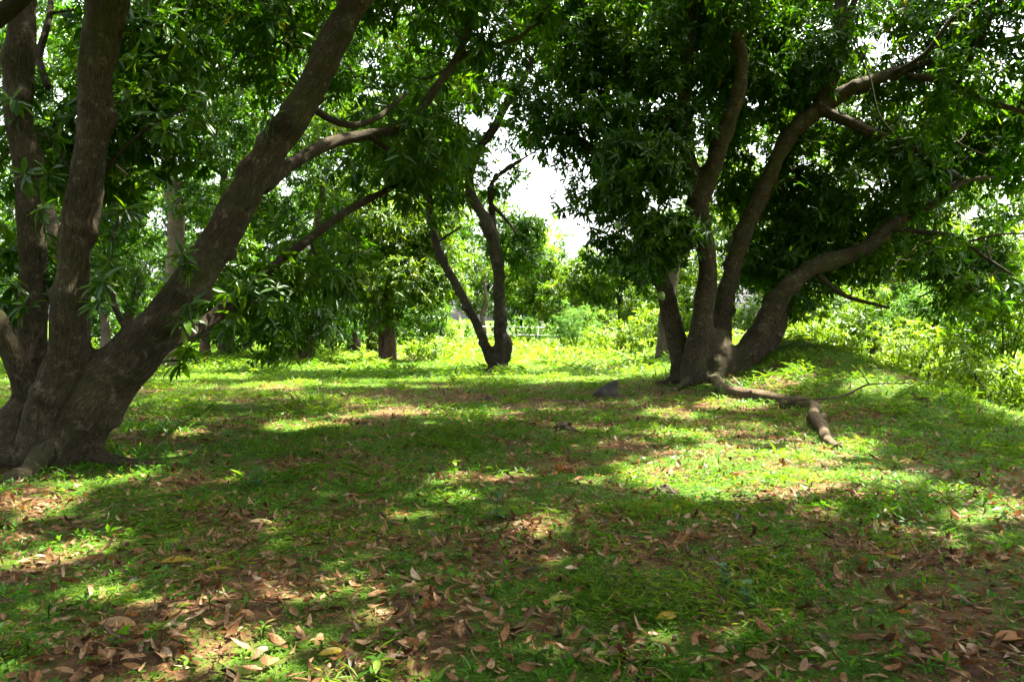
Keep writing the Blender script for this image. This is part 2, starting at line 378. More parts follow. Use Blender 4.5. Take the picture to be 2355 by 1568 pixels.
k = NT('orchard_soil'); pos = k.n('ShaderNodeTexCoord').outputs['Object']; cv = k.attr('cover')
nf = k.noise(pos, 22, 5, .7); nm = k.noise(pos, 6, 4, .6); nb = k.noise(pos, .5, 3)
vor = k.n('ShaderNodeTexVoronoi'); vor.inputs['Scale'].default_value = 15; k.l(k.scale(pos, (1, 1, .3)), vor.inputs['Vector'])
brown = k.ramp(nf, [(.2, (.022, .013, .008)), (.5, (.060, .034, .018)), (.8, (.130, .080, .044))])
brown = k.mix(.55, brown, k.mix(1.0, k.ramp(vor.outputs['Color'], [(0, (.04, .023, .013)), (.5, (.095, .053, .028)), (1, (.17, .10, .055))]), (1., .9, .8), 'MULTIPLY'))
green = k.ramp(k.noise(pos, 30, 4, .75), [(.25, (.013, .030, .003)), (.5, (.034, .075, .005)), (.75, (.075, .130, .010))])
fac = k.maprange(k.math('ADD', cv, k.math('MULTIPLY', k.math('SUBTRACT', nm, .5), .9)), .38, .75)
c = k.mix(fac, brown, green)
p = k.n('ShaderNodeBsdfPrincipled'); k.l(c, p.inputs['Base Color']); p.inputs['Roughness'].default_value = .95; p.inputs['Specular IOR Level'].default_value = .1
bp = k.n('ShaderNodeBump'); bp.inputs['Strength'].default_value = .9; bp.inputs['Distance'].default_value = .04; k.l(k.math('ADD', nf, k.math('MULTIPLY', vor.outputs['Distance'], .6)), bp.inputs['Height']); k.l(bp.outputs[0], p.inputs['Normal'])
k.l(p.outputs[0], k.out.inputs[0]); M['ground'] = k.m
def simple(name, c1, c2, sc=8, rough=.9, metal=0.):
    k = NT(name); pos = k.n('ShaderNodeTexCoord').outputs['Object']; n = k.noise(pos, sc, 5, .65)
    p = k.n('ShaderNodeBsdfPrincipled'); k.l(k.ramp(n, [(.3, c1), (.7, c2)]), p.inputs['Base Color']); p.inputs['Roughness'].default_value = rough; p.inputs['Metallic'].default_value = metal
    bp = k.n('ShaderNodeBump'); bp.inputs['Strength'].default_value = .6; bp.inputs['Distance'].default_value = .02; k.l(n, bp.inputs['Height']); k.l(bp.outputs[0], p.inputs['Normal'])
    k.l(p.outputs[0], k.out.inputs[0]); return k.m
M['path'] = simple('path_dirt', (.13, .085, .05), (.30, .22, .14), 9)
M['rock'] = simple('dark_stone', (.018, .015, .012), (.05, .043, .034), 7)
M['metal'] = simple('galvanised_pipe', (.50, .51, .52), (.72, .73, .74), 12, .4, .3)
M['fruit'] = simple('green_mango_skin', (.12, .22, .04), (.18, .29, .06), 5, .35)
M['wood'] = simple('cut_wood', (.22, .14, .07), (.40, .28, .16), 14)

# ------------------------------------------------------------------ ground and path
def axis(near, far, step):
    a = [0.]; s = step
    while a[-1] < far:
        if a[-1] > near: s *= 1.22
        a.append(a[-1] + s)
    return np.array(a)
xa = axis(11, 400, .19); xs = np.concatenate([-xa[:0:-1], xa])
ya = axis(22, 500, .19); yb = axis(0.5, 400, .25); ys = np.concatenate([-yb[:0:-1], ya])
GX, GY = np.meshgrid(xs, ys); GZ = height(GX, GY)
nx, ny = len(xs), len(ys)
i = (np.arange(ny - 1)[:, None] * nx + np.arange(nx - 1)[None]).ravel()
gme = np_mesh('ground', np.stack([GX, GY, GZ], -1).reshape(-1, 3), np.stack([i, i + 1, i + 1 + nx, i + nx], -1), point_attrs={'cover': cover(GX, GY).ravel()}, smooth=True)
tag(link('ground', gme, M['ground']), kind='structure')
pv = []; py_ = np.arange(6, 40, .25)
for y in py_:
    for t in np.linspace(-1, 1, 9):
        x = 9.0 + .12 * (y - 12) * .3 + .25 * math.sin(y * .5) + t * (.62 + .16 * float(vnoise(y * 1.3, t > 0, 5)))
        pv.append((x, y, float(height(x, y)) + .012 - .01 * abs(t) ** 3))
m_ = len(py_); i = (np.arange(m_ - 1)[:, None] * 9 + np.arange(8)[None]).ravel()
tag(link('path', np_mesh('path', np.array(pv), np.stack([i, i + 1, i + 10, i + 9], -1), smooth=True), M['path']), kind='structure')

# ------------------------------------------------------------------ trees
def pts(*rows): return [(*at(X, Y, d), r) for X, Y, d, r in rows]
def subclumps(c, rad, n, sr, hollow=.35, seed=None):
    v = norm(rng.normal(size=(n, 3))); r = (hollow ** 2 + (1 - hollow ** 2) * rng.random(n)) ** .5
    C = np.asarray(c) + v * r[:, None] * np.asarray(rad)
    return C, rng.uniform(sr[0], sr[1], n), v
def crown_geo(C, Rr, V, per, nl, L0, k, droop=.55, flat=.75, shaft=True, zmin=None, keep=None):
    """leaf whorls on the skin of every sub clump"""
    m = np.maximum(3, (per * (Rr / .7) ** 2).astype(int)); w = np.repeat(np.arange(len(C)), m); n = len(w)
    d = norm(rng.normal(size=(n, 3)) + V[w] * .35 + np.array([0, 0, .15]))
    r = rng.uniform(.5, 1.05, n) * Rr[w]
    P = C[w] + d * r[:, None] * np.array([1, 1, flat])
    A = norm(d + np.array([0, 0, .25]) + rng.normal(0, .3, (n, 3)))
    tint = np.clip(rng.normal(.42, .2, len(C))[w] + rng.normal(0, .2, n), 0, 1)
    tint = np.where(rng.random(n) < .025, 1, np.minimum(tint, .96))
    ok = P[:, 2] > (height(P[:, 0], P[:, 1]) + .25 if zmin is None else zmin)
    if shaft: ok &= ~in_shaft(P)
    if keep is not None: ok &= keep(P)
    return P[ok], A[ok], tint[ok]
def twig_geo(C, stem_pts, r0=.03, sides=5):
    """side branches that grow from clump to clump: each new one starts on the nearest wood that already stands"""
    V = []; F = []; B = []; o = 0
    SP = np.asarray(stem_pts)[:, :4]
    left = np.asarray(C); d0 = np.array([np.linalg.norm(SP[:, :3] - c, axis=1).min() for c in left])
    left = left[np.argsort(d0)]
    for c in left:
        dd = np.linalg.norm(SP[:, :3] - c, axis=1) + .5 * np.maximum(SP[:, 2] - c[2], 0)
        s = SP[dd.argmin()]; L = np.linalg.norm(c - s[:3])
        if L < .15: continue
        rr = min(r0 * (.5 + L * .3), max(s[3] * .8, .012))
        mid = (s[:3] + c) / 2 + rng.normal(0, .13, 3) * L + np.array([0, 0, -.04 * L])
        q = spline([(*s[:3], rr), (*mid, rr * .75), (*c, rr * .4)], max(L / 5, .12))
        v, f, b = tube(q, sides, close=False); V.append(v); F.append(f + o); B.append(b); o += len(v)
        SP = np.vstack([SP, q])
    if not V: return None
    return np.vstack(V), np.vstack(F), np.vstack(B)
COUNT = {'leaf': 0}
def make_crown(root, base, blobs, stem_pts, nl=9, L0=.21, k=0, per=42, sr=(.45, .9), mat='mango', droop=.55, wr=.24, twigs=True, shaft=True, keep=None, part='crown', zmin=None):
    CC = []; RR = []; VV = []
    for c, rad, n in blobs:
        C, r, v = subclumps(c, rad, n, sr); CC.append(C); RR.append(r); VV.append(v)
    C = np.vstack(CC); Rr = np.concatenate(RR); V = np.vstack(VV)
    P, A, t = crown_geo(C, Rr, V, per, nl, L0, k, shaft=shaft, keep=keep, zmin=zmin)
    v, f, tt = whorl_leaves(P, A, nl, L0, k, droop, wr, t); COUNT['leaf'] += len(P) * nl
    o = link(part, np_mesh(part, v, f, {'tint': tt}, origin=base, smooth=k >= 2), M[mat], root); tag(o, kind='stuff')
    if twigs and stem_pts is not None:
        ok = C[:, 2] > .4
        g = twig_geo(C[ok], stem_pts)
        if g is not None:
            o = link('twigs', py_mesh('twigs', g[0], g[1], g[2], origin=base), M['twig'], root); tag(o, kind='stuff')
    return P, A, t
def add_branch(root, base, S, mat, sides=10, lump=.06, name='branch', seed=0.):
    v, f, b = tube(S, sides, lump, seed); return link(name, py_mesh(name, v, f, b, origin=base), M[mat], root)

def full_tree(name, label, group, base, stems, branches, blobs, bark='bark', voxel=.046, fuse=True, parts=None, **kw):
    root = empty(name, base); tag(root, label, 'tree', group)
    SS = [spline(s, .12 if fuse else .3) for s in stems]; BS = [spline(s, .12) for s in branches]
    for q, S in enumerate(SS + BS):                            # no limb grows dead straight
        al = np.concatenate([[0], np.cumsum(np.linalg.norm(np.diff(S[:, :3], axis=0), axis=1))]); w = np.minimum(al / .8, 1) * np.minimum(.14 * S[:, 3] + .014, .04)
        S[:, 0] += w * np.array([mnoise.noise(Vector((t * 1.1, q * 3.7, 1.0))) + .5 * mnoise.noise(Vector((t * 2.9, q * 3.7, 5.0))) for t in al]) * 1.6
        S[:, 2] += w * np.array([mnoise.noise(Vector((t * 1.1, q * 3.7, 9.0))) for t in al]) * 1.2
    if fuse: link('trunk', fused_trunk('trunk', SS, voxel, base), M[bark], root)
    else:
        for q, S in enumerate(SS): add_branch(root, base, S, bark, 10, .07, 'trunk' if q == 0 else 'stem', q * 3.1)
    for q, S in enumerate(BS): add_branch(root, base, S, bark, 10, .08, 'branch', q * 5.7)
    res = make_crown(root, base, blobs, np.vstack(SS + BS), **kw)
    return root, SS + BS, res

# --- the big leaning tree at the left
g0 = ground_at(110, 1070); LB = (g0[0], g0[1], g0[2])
def roots(c, d0, n, r, reach, a0=0.):
    out = []
    for q in range(n):
        a = a0 + q * 2 * math.pi / n + rng.uniform(-.25, .25); x, y = c[0] + math.cos(a) * reach, c[1] + math.sin(a) * reach
        xm, ym = c[0] + math.cos(a) * reach * .45, c[1] + math.sin(a) * reach * .45
        out.append([(c[0], c[1], d0, r * 1.1), (xm, ym, height(xm, ym) + r * .55, r * .9), (x, y, height(x, y) - r * .25, r * .45)])
    return [[tuple(map(float, p)) for p in s] for s in out]
left_stems = [
    pts((100, 1110, 8.4, 0.413), (130, 1040, 8.4, 0.379), (190, 960, 8.4, 0.323), (300, 830, 8.4, 0.269), (415, 685, 8.5, 0.213), (510, 540, 8.6, 0.190), (610, 370, 8.7, 0.176), (720, 190, 8.8, 0.172), (810, 20, 8.9, 0.172), (880, -150, 9.0, 0.151), (960, -420, 9.3, 0.097)),
    pts((110, 1060, 8.35, 0.344), (135, 930, 8.3, 0.262), (152, 800, 8.2, 0.200), (167, 640, 8.15, 0.172), (188, 480, 8.1, 0.162), (213, 300, 8.1, 0.159), (225, 120, 8.1, 0.172), (230, 0, 8.1, 0.179), (240, -200, 8.1, 0.159), (260, -480, 8.2, 0.110)),
    pts((40, 1040, 8.6, 0.310), (66, 920, 8.8, 0.207), (78, 780, 8.95, 0.151), (80, 640, 9.0, 0.138), (65, 460, 9.0, 0.138), (52, 300, 9.0, 0.148), (46, 100, 9.0, 0.159), (40, -100, 9.0, 0.151), (15, -420, 9.0, 0.103)),
    pts((90, 1010, 8.5, 0.207), (62, 890, 8.45, 0.138), (12, 775, 8.4, 0.117), (-70, 640, 8.4, 0.103), (-190, 430, 8.4, 0.076)),
    pts((-20, 1100, 8.3, 0.344), (20, 1010, 8.4, 0.289), (60, 930, 8.5, 0.207)),
] + roots((LB[0] + .05, LB[1]), .3, 4, .11, 1.1, .2)
left_branches = [
    pts((350, 800, 8.6, .10), (450, 760, 9.3, .095), (530, 700, 9.75, .085), (630, 612, 10.1, .07), (760, 512, 10.6, .055), (880, 442, 11.2, .045), (1000, 385, 11.8, .026)),
    pts((600, 430, 8.75, 0.094), (680, 370, 9.4, 0.079), (760, 327, 10, 0.076), (830, 312, 10.4, 0.072), (900, 302, 10.7, 0.066), (960, 262, 11, 0.063), (1010, 190, 11.3, 0.060), (1055, 125, 11.6, 0.056), (1085, 30, 11.9, 0.043), (1092, -90, 12.2, 0.032)),
    pts((1050, 130, 11.55, 0.043), (1120, 110, 11.8, 0.040), (1200, 80, 12.2, 0.032), (1262, 10, 12.6, 0.022)),
    pts((700, 232, 8.9, 0.050), (760, 272, 9.5, 0.043), (815, 288, 9.9, 0.043), (870, 265, 10.2, 0.036), (930, 212, 10.6, 0.022)),
    pts((850, 312, 10.45, 0.043), (905, 350, 10.7, 0.032), (980, 380, 11, 0.022)),
    pts((540, 695, 9.75, 0.050), (560, 690, 11, 0.043), (590, 690, 12.6, 0.036), (610, 700, 14, 0.022)),
    pts((-80, 100, 7.5, 0.086), (20, 20, 7.5, 0.079), (110, -70, 7.5, 0.065)),
    pts((110, 200, 9, 0.036), (90, 120, 9.6, 0.043), (115, 30, 10, 0.036), (120, -60, 10.4, 0.029)),
    pts((200, 430, 8.2, 0.022), (330, 300, 8.1, 0.014), (420, 250, 8.0, 0.009)),
    pts((300, 770, 8.3, 0.036), (260, 690, 8.5, 0.029), (255, 560, 8.8, 0.022), (280, 480, 9, 0.014)),
]
root_l, lst, _ = full_tree('mango_tree', 'massive multi-stemmed tree at the left with a thick bole leaning right', None, LB, left_stems, left_branches,
    [((-4.8, 8.2, 8.0), (4.6, 4.2, 2.2), 150), ((-.3, 9.2, 8.6), (3.4, 3.6, 1.9), 95), ((-2.2, 13.2, 9.6), (3.6, 2.6, 1.3), 46), ((-3.2, 5.8, 6.9), (3.4, 2.2, 1.1), 56), (at(600, 700, 14), (1.3, 1.0, .7), 12), (at(540, 690, 10.2), (.5, .4, .4), 4), (at(700, 610, 11), (.6, .5, .4), 4), (at(760, 570, 12), (.8, .8, .5), 4),  # two of these high clumps are added above view, for shade below
     (at(960, 100, 12.4), (1.2, 1.3, .9), 11), (at(1140, 30, 12.6), (.9, 1, .6), 6), (at(850, 215, 11.2), (.6, .6, .4), 3), (at(420, 330, 10.4), (1.2, 1, .7), 6), (at(330, 120, 10.6), (1.0, 1, .8), 8), (at(480, 140, 11), (1.4, 1, .8), 12), (at(270, 330, 10.6), (1.0, .8, .9), 8), (at(660, 50, 11.6), (1.0, .8, .6), 7), (at(110, 330, 9.6), (.6, .5, .6), 4), (at(60, 600, 9.6), (.7, .5, .5), 4), (at(990, 390, 11.6), (.8, .8, .5), 6)],
    bark='bark', per=32, nl=9, L0=.25, k=0, sr=(.40, .8), wr=.27)
# its nearest leaves, each a leaf of its own
leaf_vars = []
for q in range(10):
    z = np.zeros((1, 3)); v, f, t = leaf_geo(z, np.array([[1., 0, 0]]), np.array([[0, 0, 1.]]), np.array([1.]), np.array([rng.uniform(.22, .30)]), 4, bend=np.array([rng.uniform(.2, 1.0)]), fold=rng.uniform(.15, .5), twist=np.array([rng.uniform(-.5, .5)]), tint=np.array([rng.uniform(.1, .93)]))
    me = np_mesh('leaf', v, f, {'tint': t}, smooth=True); me.materials.append(M['mango']); leaf_vars.append(me)
def frame(D, U, sc):
    D = D / np.linalg.norm(D); S = np.cross(U, D); S /= max(np.linalg.norm(S), 1e-6); U = np.cross(D, S)
    return Matrix(((D[0] * sc, S[0] * sc, U[0] * sc, 0), (D[1] * sc, S[1] * sc, U[1] * sc, 0), (D[2] * sc, S[2] * sc, U[2] * sc, 0), (0, 0, 0, 1)))
sprays = [(420, 585, 8.1), (425, 610, 8.1), (235, 650, 7.8), (225, 690, 7.8), (440, 700, 8.1), (425, 735, 8.0), (430, 800, 8.1), (415, 830, 8.1), (250, 600, 8.0), (30, 230, 8.0), (110, 400, 8.0), (60, 400, 7.9), (130, 320, 8.2),
          (60, 700, 8.0), (20, 640, 8.0), (330, 60, 8.2), (420, 100, 8.2), (300, 230, 8.2), (380, 300, 8.1), (330, 400, 8.0), (480, 230, 8.3), (100, 480, 8.4), (620, 270, 8.5), (290, 480, 8.3), (350, 180, 8.2)]
for X, Y, d in sprays:
    c = at(X, Y, d); a = norm(np.array([rng.normal(0, .5), rng.normal(-.3, .4), rng.uniform(-.1, .8)]))
    e1 = norm(np.cross(a, [.3, .2, .9])); e2 = np.cross(a, e1); ph0 = rng.random() * 6.28
    for q in range(12):
        ph = ph0 + q * 2.399; an = rng.uniform(.7, 1.45); rd = math.cos(ph) * e1 + math.sin(ph) * e2
        D = math.cos(an) * a + math.sin(an) * rd; D[2] -= rng.uniform(.2, .7)
        o = link('leaf', leaf_vars[rng.integers(10)], None, root_l)
        o.matrix_local = Matrix.Translation(Vector(c + a * rng.uniform(-.06, .03) - np.array(LB))) @ frame(D, a * .8 + np.array([0, 0, .7]) + rng.normal(0, .2, 3), rng.uniform(.17, .27))
TW = [at(X, Y, d) for X, Y, d in sprays]
g = twig_geo(np.array(TW), np.vstack(lst), .018)
tag(link('twigs', py_mesh('twigs', *g, origin=LB), M['twig'], root_l), kind='stuff')

# --- the many-stemmed tree at the right
g0 = ground_at(1640, 888); RB = tuple(g0); dR = 17.5
right_stems = [
    pts((1640, 912, 17.5, .60), (1640, 850, 17.55, .52), (1645, 800, 17.6, .40), (1650, 760, 17.7, .22)),
    pts((1602, 905, 17.3, 0.371), (1600, 835, 17.3, 0.294), (1612, 740, 17.3, 0.250), (1627, 620, 17.3, 0.205), (1610, 510, 17.3, 0.211), (1600, 445, 17.3, 0.211), (1578, 350, 17.4, 0.173), (1572, 250, 17.5, 0.160), (1582, 110, 17.6, 0.134), (1600, -60, 17.8, 0.109)),
    pts((1607, 480, 17.3, 0.192), (1635, 392, 17.2, 0.192), (1668, 310, 17.1, 0.166), (1695, 220, 17, 0.157), (1704, 130, 17, 0.150), (1690, 40, 17, 0.141), (1688, -60, 17, 0.128), (1720, -260, 17, 0.090)),
    pts((1588, 890, 17.8, 0.269), (1556, 785, 17.9, 0.230), (1530, 680, 18, 0.205), (1492, 570, 18.1, 0.173), (1440, 460, 18.2, 0.154), (1395, 392, 18.3, 0.147), (1340, 325, 18.4, 0.106), (1280, 285, 18.5, 0.077), (1235, 250, 18.6, 0.045), (1195, 205, 18.7, 0.013)),
    pts((1400, 400, 18.3, 0.128), (1410, 325, 18.3, 0.109), (1436, 240, 18.3, 0.096), (1460, 120, 18.4, 0.070), (1475, -20, 18.4, 0.045)),
    pts((1655, 885, 17.9, 0.282), (1660, 770, 17.9, 0.218), (1672, 655, 17.9, 0.211), (1702, 560, 17.9, 0.198), (1747, 460, 17.9, 0.192), (1787, 370, 17.8, 0.186), (1825, 300, 17.8, 0.192), (1900, 237, 17.8, 0.179), (1975, 197, 17.7, 0.147), (2060, 166, 17.6, 0.122), (2150, 140, 17.5, 0.106), (2250, 106, 17.4, 0.086), (2360, 78, 17.3, 0.070), (2500, 10, 17.2, 0.045)),
    pts((1690, 885, 17.6, 0.333), (1735, 790, 17.5, 0.294), (1788, 695, 17.4, 0.237), (1850, 625, 17.3, 0.198), (1930, 592, 17.2, 0.179), (2005, 560, 17.1, 0.160), (2060, 510, 17, 0.134), (2130, 478, 16.9, 0.115), (2190, 430, 16.8, 0.102), (2240, 409, 16.7, 0.070), (2312, 404, 16.6, 0.032)),
    pts((1720, 880, 17.75, 0.269), (1762, 800, 17.7, 0.218), (1800, 710, 17.8, 0.173), (1830, 620, 18.0, 0.141), (1850, 520, 18.3, 0.102)),
] + roots((RB[0] - .1, 17.35), .3, 5, .12, 1.2)
right_branches = [
    pts((1880, 250, 17.85, 0.160), (1916, 172, 17.8, 0.152), (1929, 90, 17.7, 0.140), (1935, 0, 17.7, 0.128), (1965, -130, 17.7, 0.096)),
    pts((1925, 110, 17.7, 0.072), (1955, 30, 17.6, 0.072), (1990, -60, 17.5, 0.056)),
    pts((1875, 245, 17.75, 0.128), (1990, 300, 17.2, 0.112), (2080, 332, 17, 0.100), (2150, 382, 16.8, 0.080), (2215, 412, 16.6, 0.048)),
    pts((2085, 175, 17.4, 0.080), (2165, 185, 17.1, 0.080), (2240, 222, 16.9, 0.072), (2370, 262, 16.6, 0.048)),
    pts((2060, 165, 17.4, 0.040), (2130, 120, 17.0, 0.048), (2185, 45, 16.8, 0.048), (2250, 0, 16.6, 0.040)),
    pts((2160, 140, 17.3, 0.024), (2200, 190, 17.0, 0.056), (2240, 110, 16.9, 0.056), (2285, 30, 16.8, 0.048), (2320, -40, 16.8, 0.040)),
    pts((1880, 630, 17.2, 0.056), (1925, 668, 16.9, 0.052), (1965, 687, 16.7, 0.044), (2045, 708, 16.3, 0.028)),
    pts((2040, 525, 17, 0.056), (2120, 532, 16.6, 0.056), (2200, 545, 16.3, 0.048), (2265, 590, 16, 0.036), (2330, 632, 15.7, 0.020)),
    pts((2225, 555, 16.2, 0.032), (2290, 540, 16, 0.024), (2370, 535, 15.8, 0.016)),
    pts((1960, 95, 17.0, 0.016), (2000, 180, 16.8, 0.018), (2020, 260, 16.7, 0.016), (2060, 310, 16.6, 0.014), (2120, 350, 16.5, 0.016)),
]
LR = [
    (at(2240, 330, 18.9), (1.6, 1.2, 1.2), 24), (at(2350, 470, 20), (.8, .8, .4), 4), (at(1395, 170, 18.4), (.6, .7, 1.3), 11), (at(1365, 30, 18.7), (.7, .7, .7), 8), (at(2300, -10, 18), (1.6, 1.4, 1.0), 18),
    (at(1500, 430, 16.7), (.6, .4, .8), 9), (at(1860, 440, 18.2), (.9, .5, .9), 12), (at(2070, 370, 16.9), (.8, .6, .6), 7),
    (at(1520, 190, 18.2), (1.25, 2.0, 2.2), 46), (at(1445, 570, 17.3), (.62, .9, 1.0), 13), (at(1525, 560, 17.0), (.5, .6, .7), 7), (at(1320, 315, 18.2), (.70, .9, .75), 14), (at(1245, 250, 18.5), (.5, .6, .5), 6), (at(1335, 120, 18.6), (.55, .7, 1.1), 9), (at(1270, 30, 18.8), (.6, .7, .6), 6), (at(1500, 330, 16.9), (.7, .5, 1.0), 12), (at(1540, 120, 17.0), (.5, .4, .8), 5), (at(1440, 330, 17.2), (.5, .5, .8), 7), (at(1770, 560, 18.9), (.9, .6, .9), 12), (at(1345, 430, 18.2), (.45, .5, .35), 4), (at(1395, 470, 18), (.5, .6, .6), 6),
    (at(1700, 80, 18.6), (1.8, 2.2, 1.8), 42), (at(1790, 360, 19.8), (2.2, 1.3, 2.1), 52), (at(1960, 440, 18.8), (2.2, 1.8, 1.7), 48), (at(2150, 240, 18.4), (2.2, 2.2, 2.0), 52), (at(2320, 130, 17.4), (1.8, 2.2, 1.9), 34),
    (at(1860, 640, 18.4), (1.5, 1.4, .75), 20), (at(2180, 610, 16.8), (1.5, 1.5, .8), 18), (at(2080, 560, 17.6), (1.3, 1.2, .8), 14), (at(1900, 120, 19), (2, 2, 1.8), 40), (at(2060, -10, 19), (2, 1.6, 1.4), 26), (at(2330, 310, 18.6), (1.1, 1.2, .8), 14), (at(1640, -20, 19), (1.6, 1.6, 1.2), 18),
    ((8.0, 18, 10.5), (4.6, 4.6, 2.0), 100), ((3.5, 18.5, 10.0), (2.6, 3.2, 1.8), 36), ((4.0, 13.6, 9.8), (3.6, 2.4, 1.3), 46), ((6.2, 14.9, 8.9), (3.8, 2.0, 1.3), 50), ((5.2, 22.6, 9.8), (3.0, 3.0, 1.6), 40),  # some of these unseen high clumps are added to shade stems and ground
]
root_r, rst, (RP, RA, RT) = full_tree('mango_tree', 'dark spreading tree at the right with a cluster of stems from one base', None, RB, right_stems, right_branches, LR, bark='bark', per=31, nl=9, L0=.262, k=0, sr=(.38, .8), voxel=.065, wr=.27)
sp_vars = []
for q in range(8):
    v, f, t = whorl_leaves(np.zeros((1, 3)), np.array([[0, 0, 1.]]), 11, .22, 2, .25, .26, np.array([rng.uniform(.1, .9)]))
    me = np_mesh('leaf_spray', v, f, {'tint': t}, smooth=True); me.materials.append(M['mango']); sp_vars.append(me)
inf = (np.abs(RP[:, 0] / RP[:, 1]) < .63) & (RP[:, 2] < RP[:, 1] * .37 + 1.5)
dist = np.where(inf, np.linalg.norm(RP - np.array([0, 0, CAM_H]), axis=1) + rng.random(len(RP)) * 1.2, 1e9)
for q in np.argsort(dist)[:300]:
    o = link('leaf_spray', sp_vars[rng.integers(8)], None, root_r)
    a = norm(RA[q] + np.array([0, -.5, 0])); rd = norm(np.cross(a, rng.normal(size=3)))
    o.matrix_local = Matrix.Translation(Vector(RP[q] + np.array([0, -.08, 0]) - np.array(RB))) @ frame(rd, a, rng.uniform(.9, 1.25))

# --- the two-stemmed tree in the middle
g0 = ground_at(1150, 853); CB = tuple(g0); dc = float(g0[1])
q = dc
center_stems = [
    pts((1150, 862, q, 0.288), (1151, 830, q, 0.216), (1152, 780, q, 0.200), (1147, 650, q, 0.176), (1136, 560, q, 0.176), (1115, 508, q, 0.176), (1085, 450, q, 0.152), (1086, 370, q, 0.152), (1130, 300, q, 0.132), (1165, 240, q, 0.120), (1202, 185, q, 0.096), (1232, 110, q, 0.064)),
    pts((1145, 855, q, 0.208), (1115, 792, q, 0.160), (1080, 712, q, 0.140), (1040, 640, q, 0.132), (1005, 570, q, 0.124), (990, 510, q, 0.112), (985, 430, q, 0.096), (995, 340, q, 0.072), (1010, 230, q, 0.048)),
    pts((1150, 640, q + .1, 0.120), (1140, 540, q + .2, 0.104), (1129, 470, q + .2, 0.096), (1132, 420, q + .2, 0.080), (1165, 390, q, 0.068), (1215, 358, q, 0.056), (1270, 320, q, 0.032)),
    pts((1165, 830, q, 0.112), (1172, 790, q, 0.096), (1168, 768, q, 0.072)),
] + roots((CB[0], dc), .15, 5, .13, .5)
full_tree('mango_tree', 'slender dark two-stemmed tree in the middle of the clearing', None, CB, center_stems, [
    pts((1130, 470, q, .06), (1160, 500, q, .05), (1190, 540, q - .3, .03)), pts((1000, 560, q, .05), (1030, 540, q - .2, .04), (1060, 520, q - .4, .025)), pts((1090, 400, q, .07), (1060, 330, q, .05), (1050, 240, q, .03))],
    [(at(1040, 190, q), (1.6, 2.3, 2.1), 44), (at(985, 400, q + .6), (1.2, 1.4, 1.1), 16), (at(1190, 560, q + .8), (.75, 1.0, .9), 12), (at(1200, 90, q), (.85, 1.0, 1.1), 14), (at(1240, -40, q), (1.2, 1.2, .9), 12), (at(1080, -80, q), (2.6, 3, 1.7), 40), (at(880, 250, q + .6), (1.6, 1.8, 2.0), 30), (at(1085, 320, q + .5), (.8, .9, .9), 9), (at(1160, 420, q + .2), (.45, .5, .35), 3), (at(1215, 340, q), (.4, .4, .25), 2), (at(1285, 150, q - .5), (.5, .8, 1.1), 4), ((-2.6, 24.5, 10.2), (3.2, 3, 1.5), 34), ((.9, 21.4, 10.6), (2.6, 2.2, 1.1), 26)],  # last two clumps are added overhead to shade the lawn
    bark='bark_dark', per=34, nl=9, L0=.255, k=0, sr=(.38, .8), voxel=.045, wr=.28)

# --- a tree added out of sight behind the left stems, to shade the left lawn
b = (-8.9, 16.0, float(height(-8.9, 16.0)))
full_tree('mango_tree', 'shade tree added behind the upright stem of the left tree', None, b, [[(-8.9, 16, -.2, .34), (-8.9, 16, .8, .26), (-8.8, 16, 3, .22), (-7.8, 15.6, 6, .18), (-6.2, 15.5, 9, .1)], [(-8.85, 16, 2.4, .15), (-9.8, 16.3, 5, .12), (-10, 16.5, 8, .06)]], [],
    [((-6.0, 15.6, 9.4), (5.0, 3.8, 1.9), 84), ((-1.0, 17.5, 10.6), (4.0, 3.4, 1.5), 52)], bark='bark', fuse=False, per=26, nl=9, L0=.27, k=0, sr=(.5, .95), wr=.28)
# --- orchard trees further off
def bg_tree(label, X, Y, d, stem_rows, blobs, bark='bark', mat='mango_lit', per=23, nl=9, L0=.255, group='trees at the back of the orchard', sr=(.5, 1.0), **kw):
    """stem_rows: lists of (X, Y, r) at depth d"""
    b = at(X, Y, d); b[2] = float(height(b[0], b[1]))
    st = []
    for rows in stem_rows:
        st.append([tuple(map(float, (*at(x, y, d), r))) for x, y, r in rows])
    st[0][0] = (float(b[0]), float(b[1]), float(b[2] - .1), st[0][0][3] * 1.3)
    return full_tree('mango_tree', label, group, tuple(b), st, [], blobs, bark=bark, fuse=False, mat=mat, per=per, nl=nl, L0=L0, k=0, sr=sr, wr=.27, **kw)
bg_tree('tall tree with a pale patchy trunk seen behind the leaning bole', 372, 845, 25, [[(372, 850, .36), (392, 700, .3), (405, 560, .27), (396, 430, .25), (381, 330, .22), (350, 200, .19), (335, 100, .14)], [(398, 440, .12), (450, 380, .09), (500, 300, .05)], [(385, 360, .1), (350, 350, .06), (335, 362, .04)]],
        [(at(330, 120, 25.5), (2.8, 2.2, 2.2), 40), (at(500, 300, 25.5), (2.2, 2, 2.0), 34), (at(230, 480, 26), (1.8, 1.8, 1.6), 24), (at(480, 560, 26.5), (1.5, 1.5, 1.3), 16), (at(560, 80, 25), (2.2, 2, 1.6), 28), (at(440, 450, 24), (.6, .6, .7), 5), ((-5.5, 22, 10.3), (4.5, 3.0, 1.5), 54)], bark='bark_pale', mat='mango')  # last clump: extra canopy put overhead to shade the far lawn
